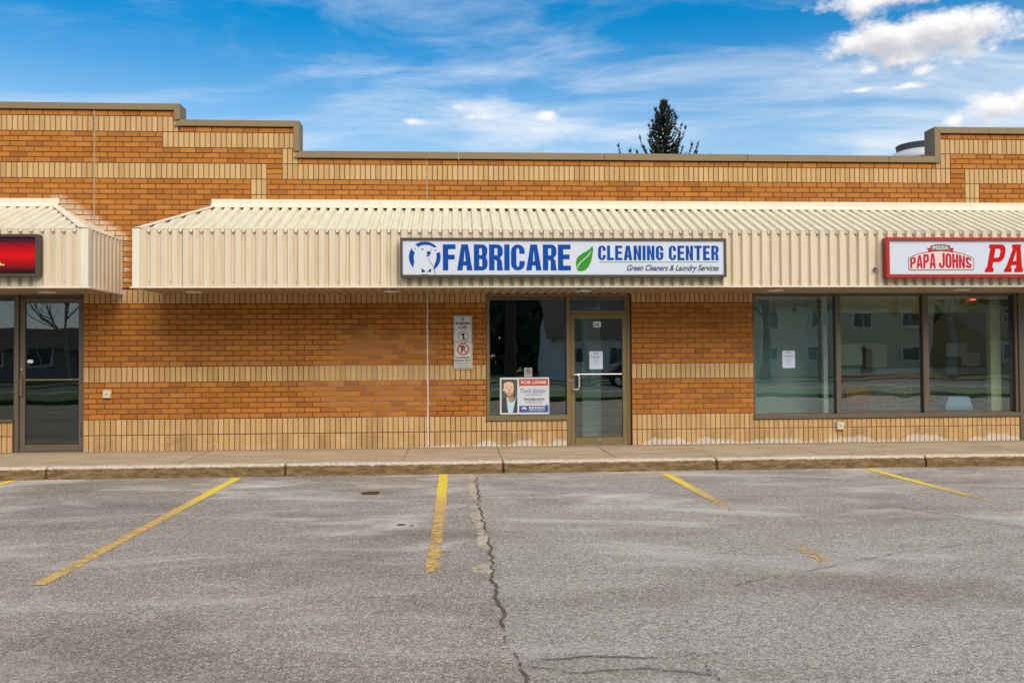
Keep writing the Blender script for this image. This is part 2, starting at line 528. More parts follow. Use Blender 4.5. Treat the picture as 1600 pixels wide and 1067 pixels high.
def ribbon_mat(name, cols, nscale, thr, rough=0.85, streak=None):
    """worn film on the asphalt: thins out where its wear attribute is high"""
    mt, t = new_mat(name)
    pos = t.n('ShaderNodeNewGeometry').outputs['Position']
    wear = t.n('ShaderNodeAttribute', attribute_name='wear').outputs['Fac']
    n1 = t.noise(pos, nscale, 6.0, 0.7)
    n2 = t.noise(pos, nscale * 5, 3.0, 0.6)
    k = t.math('ADD', t.math('MULTIPLY', n1, 0.6), t.math('MULTIPLY', n2, 0.4))
    sw = 0.13 if name == 'crack_sand' else 0.05
    a = t.mapr(t.math('SUBTRACT', k, wear), thr - 0.03, thr + sw, 0.0, 0.95 if name == 'crack_sand' else 1.0)
    c = t.mix(t.noise(pos, 30.0, 4.0, 0.6), cols[0], cols[1])
    if name == 'yellow_road_paint':
        c = t.mix(t.mapr(wear, -0.08, 0.14), c, (0.60, 0.39, 0.13))
    st = t.n('ShaderNodeTexVoronoi', {'Vector': pos, 'Scale': 75.0})
    c = t.mix(t.mapr(t.xyz(st.outputs['Color'])[0], 0.0, 0.4, 0.4, 0.0), c, t.mix(1.0, c, (0.5, 0.46, 0.4), 'MULTIPLY'))
    b = t.n('ShaderNodeBsdfPrincipled', {'Base Color': c, 'Roughness': rough, 'Specular IOR Level': 0.25})
    bn = t.n('ShaderNodeBump', {'Height': st.outputs['Distance'], 'Strength': 0.4, 'Distance': -0.01})
    t.link(bn.outputs[0], b.inputs['Normal'])
    tr = t.n('ShaderNodeBsdfTransparent')
    mx = t.n('ShaderNodeMixShader', {0: a, 1: tr.outputs[0], 2: b.outputs[0]})
    o = t.n('ShaderNodeOutputMaterial')
    t.link(mx.outputs[0], o.inputs[0])
    return mt


M['yellow'] = ribbon_mat('yellow_road_paint', ((0.74, 0.50, 0.050), (0.82, 0.60, 0.085)), 14.0, 0.20)
M['crack_dark'] = ribbon_mat('crack_shadow_dirt', ((0.075, 0.060, 0.045), (0.155, 0.127, 0.096)), 11.0, 0.385)
M['crack_sand'] = ribbon_mat('crack_sand', ((0.46, 0.37, 0.28), (0.58, 0.48, 0.37)), 9.0, 0.40)
M['oil'] = ribbon_mat('oil_film', ((0.035, 0.028, 0.012), (0.06, 0.046, 0.022)), 9.0, 0.28, 0.35)


def concrete_mat():
    mt, t = new_mat('kerb_concrete')
    pos = t.n('ShaderNodeNewGeometry').outputs['Position']
    x, y, z = t.xyz(pos)
    n1 = t.noise(t.vmath('MULTIPLY', pos, (0.8, 2.2, 2.2)), 1.6, 6.0, 0.62)
    n2 = t.noise(pos, 60.0, 3.0, 0.6)
    walk = t.mix(t.mapr(n1, 0.32, 0.68), (0.330, 0.242, 0.150), (0.455, 0.350, 0.232))
    walk = t.mix(t.mapr(n2, 0.4, 0.7, 0, 0.4), walk, (0.46, 0.38, 0.28))
    # darker band towards the wall
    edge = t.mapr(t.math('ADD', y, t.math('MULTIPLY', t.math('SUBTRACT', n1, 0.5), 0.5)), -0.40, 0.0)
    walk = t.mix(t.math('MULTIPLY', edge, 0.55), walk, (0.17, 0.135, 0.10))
    # worn white arris with exposed stones, brown splash below
    n3 = t.noise(t.comb(t.math('MULTIPLY', x, 5.0), 0, t.math('MULTIPLY', z, 9.0)), 1.3, 6.0, 0.7)
    fr = t.math('ADD', y, t.math('MULTIPLY', t.math('SUBTRACT', n3, 0.5), 0.20))
    white = t.mapr(fr, -1.84, -1.93)
    arr = t.mix(t.mapr(n2, 0.35, 0.7), (0.36, 0.30, 0.22), (0.72, 0.65, 0.54))
    col = t.mix(t.math('MULTIPLY', white, 0.75), walk, arr)
    zz_ = t.math('ADD', z, t.math('MULTIPLY', t.math('SUBTRACT', n3, 0.5), 0.060))
    low = t.mapr(zz_, -0.034, -0.050)
    n4 = t.noise(t.vmath('MULTIPLY', pos, (3.0, 3, 12)), 1.5, 5.0, 0.65)
    face = t.mix(t.mapr(n4, 0.35, 0.68), (0.110, 0.064, 0.024), (0.230, 0.150, 0.070))
    face = t.mix(t.mapr(n2, 0.5, 0.72, 0, 0.5), face, (0.24, 0.17, 0.10))
    col = t.mix(low, col, face)
    vor = t.n('ShaderNodeTexVoronoi', {'Vector': t.vmath('MULTIPLY', pos, (1, 1, 1)), 'Scale': 42.0})
    pit = t.math('MULTIPLY', t.mapr(vor.outputs['Distance'], 0.26, 0.14), t.mapr(t.xyz(vor.outputs['Color'])[1], 0.42, 0.50))
    pit = t.math('MULTIPLY', pit, t.mapr(y, -1.82, -1.92))
    col = t.mix(t.math('MULTIPLY', pit, 0.85), col, (0.05, 0.036, 0.022))
    h = t.math('SUBTRACT', t.math('MULTIPLY', n2, 0.5), pit)
    finish(t, col, 0.9, h, 0.5, 0.008, spec=0.25)
    return mt


M['concrete'] = concrete_mat()
M['grass'] = simple('lawn_grass', (0.065, 0.120, 0.026), 0.9, 0, 0.5, 5.0)
M['earth'] = simple('rough_ground', (0.09, 0.085, 0.06), 0.95, 0, 0.4, 0.3)
# ---------------------------------------------------------------- ground, walk, kerb
LOT_Z = -0.18
GS = 1.0257                                    # the lot lies 4 cm lower than first surveyed


def gp(p):
    return (p[0] * GS, CAM_Y + (p[1] - CAM_Y) * GS)


g = MB()
# one sheet to the horizon, finer near the shops
xs = [-900, -200, -60, -20, 20, 60, 200, 900]
ys = [-900, -300, -100, -19.6]
for i in range(len(xs) - 1):
    g.face([(xs[i], -19.6, LOT_Z), (xs[i + 1], -19.6, LOT_Z), (xs[i + 1], -1.8, LOT_Z), (xs[i], -1.8, LOT_Z)])
g.build('parking_lot', M['asphalt'], kind='structure')
g = MB()
for a, b_ in ((-900, -19.6), (-1.8, 900)):
    g.face([(-900, a, LOT_Z - 0.05), (900, a, LOT_Z - 0.05), (900, b_, LOT_Z - 0.05), (-900, b_, LOT_Z - 0.05)])
g.build('ground', M['earth'], kind='structure')

walk = bpy.data.objects.new('sidewalk', None)
COL.objects.link(walk)
walk['kind'] = 'structure'
JOINTS = [-11.7, -8.64, -5.582, -2.376, 0.642, 3.688, 6.762, 9.84, 12.9]


def slab(x0, x1):
    """one concrete slab with its broken-edged kerb nosing, as a swept grid"""
    mb = MB()
    nx = int((x1 - x0 - 0.02) / 0.022)
    x0, x1 = x0 + 0.0045, x1 - 0.0045
    prof_n = 21
    ends = [0, .005, .010, .016, .024, .036, .05]
    cols = [x0 + q for q in ends] + [x0 + .05 + (x1 - x0 - .1) * i / nx for i in range(1, nx)] + [x1 - q for q in ends[::-1]]
    nx = len(cols) - 1
    for i, x in enumerate(cols):
        e = min(x - x0, x1 - x)
        big = noise.noise(Vector((x * 0.7, 3.1, 0))) * 0.012
        chip = max(0.0, noise.noise(Vector((x * 3.1, 7.7, 0))) - 0.12) * 0.07 + max(0, noise.noise(Vector((x * 11, 1.7, 0)))) * 0.014
        chip += max(0, 0.10 - e) * 0.35 * (0.5 + 0.5 * noise.noise(Vector((x * 23, 2, 0))))
        rad = 0.034 + chip
        yf = -1.975 + big + (0.055 * (1 - e / 0.017) if e < 0.017 else 0)
        ptop = -0.006 - 0.03 * max(0, 0.03 - e)
        pts = [(0.0, 0.0), (-0.6, -0.001), (-1.2, -0.003), (-1.7, -0.005)]
        na = 9
        for k in range(na):
            t = k / (na - 1) * math.pi / 2
            rr = rad * (1 + 0.22 * noise.noise(Vector((x * 14, k * 0.9, 5))))
            pts.append((yf + rad - rr * math.sin(t) - 0.0, ptop - rad + rr * math.cos(t)))
        for k in range(prof_n - 4 - na):
            t = (k + 1) / (prof_n - 4 - na)
            z = ptop - rad + (LOT_Z - 0.02 - (ptop - rad)) * t
            pts.append((yf - 0.022 * t + 0.010 * noise.noise(Vector((x * 9, z * 26, 2))) + 0.004 * noise.noise(Vector((x * 40, z * 60, 2))), z))
        for (y, z) in pts:
            mb.v.append((x, y, z + (0.0035 * noise.noise(Vector((x * 2.2, y * 2, 0))) if y > -1.75 else 0.0)))
    for i in range(nx):
        for k in range(prof_n - 1):
            a = i * prof_n + k
            mb.f.append((a, a + 1, a + prof_n + 1, a + prof_n))
            mb.mi.append(0)
    for i in (0, nx):
        mb.f.append(tuple(i * prof_n + k for k in range(prof_n)) + ())
        mb.mi.append(0)
    return mb


for i in range(len(JOINTS) - 1):
    slab(JOINTS[i], JOINTS[i + 1]).build('concrete_slab', M['concrete'], walk, smooth=True)
jb = MB()
for j in JOINTS:
    jb.box(j - 0.0044, j + 0.0044, -1.90, 0, -0.17, -0.016)
jb.build('joint_filler', simple('joint_dirt', (0.09, 0.07, 0.05), 0.95), walk)
# tooled control lines half way along the slabs show as faint scores
sc_ = MB()
for a, b_ in zip(JOINTS[:-1], JOINTS[1:]):
    xm = (a + b_) / 2 + 0.1
    for k in range(7):
        y0, y1 = -0.05 - k * 0.25, -0.05 - (k + 1) * 0.25
        sc_.face([(xm - 0.005, y0, 0.0042 + y0 * 0.003), (xm - 0.005, y1, 0.0042 + y1 * 0.003), (xm + 0.005, y1, 0.0042 + y1 * 0.003), (xm + 0.005, y0, 0.0042 + y0 * 0.003)])
sc_.build('scored_line', simple('score_dirt', (0.15, 0.11, 0.075), 0.95), walk)


def ribbon(pts, width, zoff, wear=0.0, step=0.06, wob=0.0, edge=0.25, seed=0, wfun=None):
    """flat film along a polyline on the lot; the wear attribute rises towards its edges"""
    mb = MB()
    wl = []
    P = [Vector((*gp(p), 0)) for p in pts]
    seq = []
    for a, b_ in zip(P[:-1], P[1:]):
        n = max(1, int((b_ - a).length / step))
        for k in range(n):
            seq.append(a.lerp(b_, k / n))
    seq.append(P[-1])
    n = len(seq)
    for i, p in enumerate(seq):
        d = (seq[min(i + 1, n - 1)] - seq[max(i - 1, 0)]).normalized()
        s = Vector((-d.y, d.x, 0))
        ww = width(i / (n - 1)) if callable(width) else width
        ww *= 1 + 0.35 * wob * noise.noise(Vector((i * 0.31, seed, 0)))
        c = p + s * (wob * 0.10 * noise.noise(Vector((i * 0.23, seed + 5.5, 0))) + wob * 0.02 * noise.noise(Vector((i * 0.9, seed + 9.5, 0))))
        wv = wear(i / (n - 1), p) if callable(wear) else wear
        for u, ew in ((-0.5, edge), (-0.36, 0), (0, 0), (0.36, 0), (0.5, edge)):
            q = c + s * ww * u
            mb.v.append((q.x, q.y, LOT_Z + zoff))
            wl.append(wv + ew)
    for i in range(n - 1):
        for k in range(4):
            a = i * 5 + k
            mb.f.append((a, a + 1, a + 6, a + 5))
            mb.mi.append(0)
    mb.at['wear'] = wl
    return mb


def paint_wear(bright_to, faint, gap=None):
    def fn(t, p):
        y = (p.y - CAM_Y) / GS + CAM_Y
        k = min(1.0, max(0.0, (bright_to + 0.7 - y) / 1.6))
        v = -0.10 + (faint + 0.10) * k
        v += 0.05 * (t - 0.3)
        if gap and gap[0] > y > gap[1]:
            v = gap[2]
        return v
    return fn


LINES = [
    (-5.84, -2.33, -8.0, paint_wear(-4.3, 0.21), 'yellow stall line at the left, only its tip by the kerb in view'),
    (-2.92, -2.36, -8.0, paint_wear(-4.35, 0.215), 'long diagonal-looking yellow stall line in front of the blank brick wall'),
    (-0.185, -2.31, -7.85, paint_wear(-4.4, 0.235), 'yellow stall line straight ahead, bright near the kerb and faded at its end'),
    (2.80, -2.56, -7.8, paint_wear(-4.0, 0.25, (-5.2, -7.3, 0.365)), 'half worn away yellow stall line right of the entrance door'),
    (5.70, -2.40, -7.8, paint_wear(-4.35, 0.37), 'rightmost yellow stall line, rubbed out beyond its first part'),
]
for i, (x, ya, yb, fn, lab) in enumerate(LINES):
    o = ribbon([(x, ya), (x + 0.005, (ya + yb) / 2), (x, yb)], 0.125, 0.004, fn, 0.05, 0.10, 0.10, i * 3).build('parking_line', M['yellow'])
    tag(o, lab, 'road marking', 'yellow parking stall lines')
# cracks
CR = [[(0.243, -2.31), (0.24, -4.948), (0.269, -6.917), (0.242, -8.02), (0.263, -8.981), (0.267, -9.585), (0.315, -9.983), (0.33, -11.4)],
      [(0.27, -9.74), (0.475, -9.827), (0.782, -9.783), (1.098, -9.878), (1.261, -9.772)],
      [(1.25, -9.80), (1.263, -10.06), (1.30, -10.6)],
      [(0.30, -9.887), (0.578, -10.049), (0.909, -9.986), (1.25, -10.10)],
      [(1.896, -8.435), (2.467, -8.122), (3.458, -7.579), (4.547, -7.186), (6.5, -6.5)],
      [(4.484, -5.296), (4.701, -5.789), (4.876, -6.164), (5.037, -6.51), (5.3, -7.4)],
      [(5.9, -4.6), (6.2, -5.0), (6.5, -5.6)]]
cw = [0.022, 0.014, 0.015, 0.013, 0.010, 0.011, 0.010]
cr = bpy.data.objects.new('pavement_crack', None)
COL.objects.link(cr)
cr['kind'] = 'structure'
ribbon([(x - 0.05, y) for x, y in CR[0]], lambda t: 0.15 + 0.05 * math.sin(t * 23), 0.004,
       lambda t, p: (0.0 + 0.13 * min(1, max(0, (-6.6 - p.y) / 1.5))) + 0.24 * noise.noise(Vector((0, p.y * 1.9, 3))), 0.04, 0.45, 0.2, 2).build('sand_filling', M['crack_sand'], cr)
for i, c in enumerate(CR):
    ribbon(c, cw[i], 0.008 + i * 0.0002, lambda t, p, i=i: (0.05 if i == 0 else 0.09) + 0.22 * noise.noise(Vector((p.x * 2, p.y * 2, i))), 0.03, 0.34, 0.10, 11 + i).build('crack_line', M['crack_dark'], cr)


def blot(cx, cy, rx, ry, seed):
    cx, cy = gp((cx, cy))
    mb = MB()
    wl = [-0.1]
    mb.v.append((cx, cy, LOT_Z + 0.004))
    n = 26
    for ring, ew in ((0.72, 0.0), (1.0, 0.25)):
        for k in range(n):
            t = 2 * math.pi * k / n
            r = ring * (1 + 0.25 * noise.noise(Vector((math.cos(t) * 1.5, math.sin(t) * 1.5, seed))))
            mb.v.append((cx + rx * r * math.cos(t), cy + ry * r * math.sin(t), LOT_Z + 0.004))
            wl.append(ew - 0.05)
    for k in range(n):
        l = (k + 1) % n
        mb.f += [(0, 1 + k, 1 + l), (1 + k, 1 + n + k, 1 + n + l, 1 + l)]
        mb.mi += [0, 0]
    mb.at['wear'] = wl
    return mb


for (cx, cy, rx, ry, sd) in ((-1.008, -3.93, 0.12, 0.15, 1), (-0.53, -5.97, 0.045, 0.04, 2), (-0.43, -6.02, 0.02, 0.02, 3)):
    o = blot(cx, cy, rx, ry, sd).build('oil_stain', M['oil'], kind='structure')

# grit and small stones washed against the kerb and into the crack
gr_ = MB()
rg = random.Random(12)
for k in range(900):
    if k < 420:
        px_, py_ = rg.uniform(-8.5, 10.5), -1.99 - abs(rg.gauss(0, 0.22)) - 0.01
        r = rg.uniform(0.003, 0.010)
    elif k < 640:
        i = rg.randrange(len(CR[0]) - 1)
        f = rg.random()
        q = gp((CR[0][i][0] + (CR[0][i + 1][0] - CR[0][i][0]) * f, CR[0][i][1] + (CR[0][i + 1][1] - CR[0][i][1]) * f))
        px_, py_ = q[0] - 0.03 + rg.gauss(0, 0.06), q[1]
        r = rg.uniform(0.003, 0.009)
    else:
        px_, py_ = rg.uniform(-7, 9), rg.uniform(-11, -2.3)
        r = rg.uniform(0.003, 0.009)
    b = len(gr_.v)
    for (ax, ay, az) in ((1, 0, .4), (-.3, .95, .35), (-.8, -.7, .4), (0.1, 0.1, 1.1), (0, 0, -.2)):
        gr_.v.append((px_ + r * ax * rg.uniform(.7, 1.3), py_ + r * ay * rg.uniform(.7, 1.3), LOT_Z + 0.006 + r * az * .7))
    for q in ((0, 1, 3), (1, 2, 3), (2, 0, 3), (1, 0, 4), (2, 1, 4), (0, 2, 4)):
        gr_.f.append(tuple(b + j for j in q))
        gr_.mi.append(0 if k % 3 else 1)
gr_.build('gravel', [simple('grit', (0.34, 0.29, 0.23), 0.9, 0, 0.4, 30.0), simple('dark_grit', (0.10, 0.085, 0.065), 0.9, 0, 0.4, 30.0)], kind='stuff')

# ---------------------------------------------------------------- the shopping plaza
C = 1 / 12.0                                   # one brick course
mall = thing('strip_mall', 'single-storey orange brick plaza with buff soldier-course bands and stepped parapet', 'building', (0, 0, 0))
wall = None
bk = MB()                                      # mortar bed / wall body
BW = 0.0085                                     # recess of the joints
BD = 0.24


def wallbox(x0, x1, z0, z1):
    bk.box(x0, x1, BW, BD, z0, z1)


WIN_L, DOOR_R = 0.48, 2.872
BIG_L, BIG_R = 4.915, 9.485
LD_L, LD_R = -6.975, -5.895
HEAD = 2.50
wallbox(LD_R, WIN_L, -0.14, HEAD)
wallbox(WIN_L, 1.80, -0.14, 0.42)
wallbox(DOOR_R, BIG_L, -0.14, HEAD)
wallbox(BIG_L, BIG_R, -0.14, 0.40)
wallbox(BIG_R + 2.2, 13.0, -0.14, HEAD)
wallbox(-9.9, LD_L, -0.14, 0.48)
wallbox(-13.0, -9.9, -0.14, HEAD)
wallbox(-13.0, 13.0, HEAD, 4.67)
wallbox(-13.0, -2.545, 4.67, 5.167)
wallbox(-13.0, -4.425, 5.167, 5.417)
wallbox(8.091, 13.0, 4.67, 5.167)
wall = bk.build('brick_wall', M['mortar'], mall)

bricks = []       # (kind, x0, x1, z0, z1)


def stretch(x0, x1, c0, c1, phase=0.0):
    for c in range(c0, c1):
        sh = (0.0 if c % 2 else 0.125) + phase
        x = x0 - 0.25 + ((sh - x0) % 0.25)
        while x < x1 - 1e-6:
            a, b_ = max(x, x0), min(x + 0.25, x1)
            if b_ - a > 0.035:
                bricks.append(('b', a, b_, c * C, (c + 1) * C))
            x += 0.25


def soldiers(x0, x1, c0, top=None, bottom=None):
    n = max(1, round((x1 - x0) / C))
    wd = (x1 - x0) / n
    for i in range(n):
        bricks.append(('s', x0 + i * wd, x0 + (i + 1) * wd, c0 * C if bottom is None else bottom, (c0 + 3) * C if top is None else top))


for (a, b_) in ((LD_R, WIN_L), (DOOR_R, BIG_L)):
    soldiers(a, b_, 0, bottom=-0.02)
    soldiers(a, b_, 3)
    stretch(a, b_, 6, 13, 0.06)
    soldiers(a, b_, 13)
    stretch(a, b_, 16, 28, 0.06)
    soldiers(a, b_, 28, top=2.56)
soldiers(WIN_L, 1.795, 0, bottom=-0.02)
soldiers(WIN_L, 1.795, 3, top=0.418)
soldiers(BIG_L, BIG_R, 0, bottom=-0.02)
soldiers(BIG_L, BIG_R, 3, top=0.398)
soldiers(-9.0, LD_L, 0, bottom=-0.02)
soldiers(-9.0, LD_L, 3, top=0.478)
stretch(-6.75, -3.4, 31, 48, 0.09)
stretch(-9.0, -6.75, 47, 48, 0.09)
X3L, X3R = -3.286, 8.594
stretch(-9.0, X3L, 48, 52, 0.09)
soldiers(X3L, -3.036, 49)
soldiers(X3L, -3.036, 46)
stretch(-3.036, X3R, 47, 52, 0.03)
soldiers(X3R, X3R + 0.25, 49)
soldiers(X3R, X3R + 0.25, 46)
stretch(X3R + 0.25, 11.5, 47, 52, 0.05)
soldiers(-9.0, -3.036, 52)
for c in (52, 53, 54):
    bricks.append(('b', -3.036, -2.79, c * C, (c + 1) * C))
    bricks.append(('b', 8.342, X3R, c * C, (c + 1) * C))
soldiers(-2.79, 8.342, 52)
soldiers(X3R, 11.5, 52)
stretch(-9.0, -2.79, 55, 58, 0.09)
soldiers(-2.79, -2.54, 55)
stretch(-2.54, 8.09, 55, 56, 0.03)
soldiers(8.092, 8.342, 55)
stretch(8.342, 11.5, 55, 58, 0.05)
stretch(-9.0, -4.675, 58, 61, 0.09)
soldiers(-4.675, -2.59, 58)
soldiers(8.092, 11.5, 58)
soldiers(-9.0, -4.425, 61)
stretch(-4.425, -2.59, 61, 62, 0.09)
stretch(8.092, 11.5, 61, 62, 0.05)
stretch(-9.0, -4.425, 64, 65, 0.09)

JOINT = 0.0058


def sqd(px_, pz_, ax, az, bx, bz):
    t = max(0, min(1, ((px_ - ax) * (bx - ax) + (pz_ - az) * (bz - az)) / ((bx - ax) ** 2 + (bz - az) ** 2)))
    return math.hypot(px_ - ax - t * (bx - ax), pz_ - az - t * (bz - az))


def paleness(x, z):
    """old caulk and paint smeared on the bricks round the end of the left awning and the hip of the right one"""
    d = min(sqd(x, z, -5.34, 2.45, -5.34, 3.36), sqd(x, z, -5.34, 3.38, -6.33, 3.98))
    v = max(0.0, 1 - d / 0.24)
    d2 = sqd(x, z, -3.95, 3.93, -4.15, 3.80)
    return max(v, 0.7 * max(0.0, 1 - d2 / 0.14))


CAMV = Vector((0, CAM_Y, CAM_Z))


def inview(x0, x1, z0, z1):
    x, z = (x0 + x1) / 2, (z0 + z1) / 2
    if x < -7.35 or x > 9.85:
        return False
    if 2.50 < z < 3.99:
        return -5.3 < x < -4.7 or (3.4 < z and (-6.25 < x < -3.9) and (z > 3.4 + 0.62 * max(0, -5.35 - x)) and (z > 3.4 + 0.72 * max(0, x + 4.65)))
    return z < 5.43


cache = {}
field = {'b': [], 's': []}
for kd, mat_solo, nm in (('b', M['brick'], 'brick'), ('s', M['soldier'], 'soldier_brick')):
    mine = [q for q in bricks if q[0] == kd]
    cand = [q for q in mine if inview(*q[1:]) and paleness((q[1] + q[2]) / 2, (q[3] + q[4]) / 2) < 0.05]
    # the ones that show largest: whole, low, on the near side
    def size_key(q):
        full = (q[2] - q[1]) * (q[4] - q[3])
        dist = ((Vector(((q[1] + q[2]) / 2, 0, (q[3] + q[4]) / 2)) - CAMV).dot(FW)) ** 2
        return -round(full / dist, 7)
    low = [q for q in cand if q[4] < 2.6]
    solo = set(sorted(low, key=size_key)[:300])
    for q in mine:
        if q in solo:
            wd, hg = round(q[2] - q[1], 4), round(q[4] - q[3], 4)
            key = (kd, wd, hg)
            cx, cz = (q[1] + q[2]) / 2, (q[3] + q[4]) / 2
            if key not in cache:
                b1 = MB().bevbox(-wd / 2 + JOINT, wd / 2 - JOINT, 0, 0.05, -hg / 2 + JOINT, hg / 2 - JOINT, 0.0035)
                cache[key] = b1.mesh(nm, mat_solo)
            o = put(nm, cache[key], wall, (cx, random.uniform(-0.0022, 0.0022), cz))
        else:
            field[kd].append(q)
for kd, mt, nm in (('b', M['brick_s'], 'brickwork'), ('s', M['soldier_s'], 'soldier_brickwork')):
    mb = MB()
    tint, pale = [], []
    for q in field[kd]:
        r_ = random.uniform(-0.0022, 0.0022)
        n0 = len(mb.v)
        mb.bevbox(q[1] + JOINT, q[2] - JOINT, r_, 0.05, q[3] + JOINT, q[4] - JOINT, 0.0035)
        tint += [random.random()] * (len(mb.v) - n0)
        pale += [paleness(v[0], v[2]) for v in mb.v[n0:]]
    mb.at['tint'] = tint
    mb.at['pale'] = pale
    mb.build(nm, mt, wall, kind='stuff')

# control joints with sealant
for (x, z0, z1, mt) in ((-5.735, 3.30, 5.42, M['sealant_old']), (-0.47, -0.01, 2.49, M['sealant']), (-0.47, 3.98, 4.67, M['sealant_old'])):
    pts = []
    n = int((z1 - z0) / 0.05)
    for i in range(n + 1):
        z = z0 + (z1 - z0) * i / n
        pts.append((x + 0.004 * noise.noise(Vector((z * 4, x, 0))), -0.001, z))
    rr = [0.0115 + 0.0035 * noise.noise(Vector((p[2] * 9, 3, x))) for p in pts]
    MB().tube(pts, rr, 8).build('joint_sealant', mt, wall, smooth=True)

# parapet cap flashing
PY0, PY1 = -0.034, 0.30


def cap(poly):
    MB().prism(poly, PY0, PY1).build('cap_flashing', M['cap'], mall)


def cap_run(x0, x1, z0, z1):
    cap([(x0 + 0.002, z0), (x1 - 0.002, z0), (x1 - 0.002, z1), (x0 + 0.002, z1)])


cap_run(-13, -8.2, 5.43, 5.53)
cap([(-8.2, 5.43), (-4.49, 5.43), (-4.395, 5.53), (-8.2, 5.53)])
cap([(-4.487, 5.279), (-4.395, 5.279), (-4.395, 5.527), (-4.487, 5.43)])
cap([(-4.487, 5.18), (-2.607, 5.18), (-2.511, 5.276), (-4.395, 5.276)])
cap([(-2.604, 4.79), (-2.511, 4.79), (-2.511, 5.273), (-2.604, 5.18)])
cap([(-2.604, 4.682), (-2.345, 4.682), (-2.345, 4.787), (-2.511, 4.787)])
SE = [-2.345, 0.053, 2.444, 4.842, 7.267]
for i in range(4):
    MB().prism([(SE[i], 4.682), (SE[i + 1] - 0.008, 4.682), (SE[i + 1] - 0.008, 4.790), (SE[i], 4.790)], PY0 - 0.003 * ((i + 1) % 2), PY1).build('cap_flashing', M['cap'], mall)
cap([(7.268, 4.682), (8.158, 4.682), (8.06, 4.788), (7.268, 4.788)])
cap([(8.062, 4.79), (8.160, 4.685), (8.160, 5.183), (8.062, 5.281)])
cap([(8.163, 5.183), (9.005, 5.183), (9.005, 5.285), (8.064, 5.285)])
cap_run(9.007, 13, 5.183, 5.286)
# roof deck behind the parapet, side and rear walls
rb = MB()
rb.box(-13, 13, BD + 0.003, 14.0, 3.95, 4.10)
rb.box(-13, -12.8, BD + 0.003, 14.0, -0.14, 3.94)
rb.box(12.8, 13, BD + 0.003, 14.0, -0.14, 3.94)
rb.box(-12.79, 12.79, 13.8, 14.0, -0.14, 3.94)
rb.build('roof_deck', simple('roof_gravel', (0.20, 0.19, 0.18), 0.9, 0, 0.3, 20.0), mall)

# ---------------------------------------------------------------- awnings
AY = -1.30                                      # fascia plane
AZ0, AZ1 = 2.492, 3.345
RZ = 3.90                                       # where the sloping sheet meets the wall
PITCH, GD = 0.1507, 0.046
PROF = [(0.0, 0.0), (0.080, 0.0), (0.102, GD), (0.130, GD), (PITCH, 0.0)]


SCREW = MB().tube([(0, -0.006, 0), (0, 0.001, 0)], 0.0075, 6).mesh('screw', M['frame_brown'])


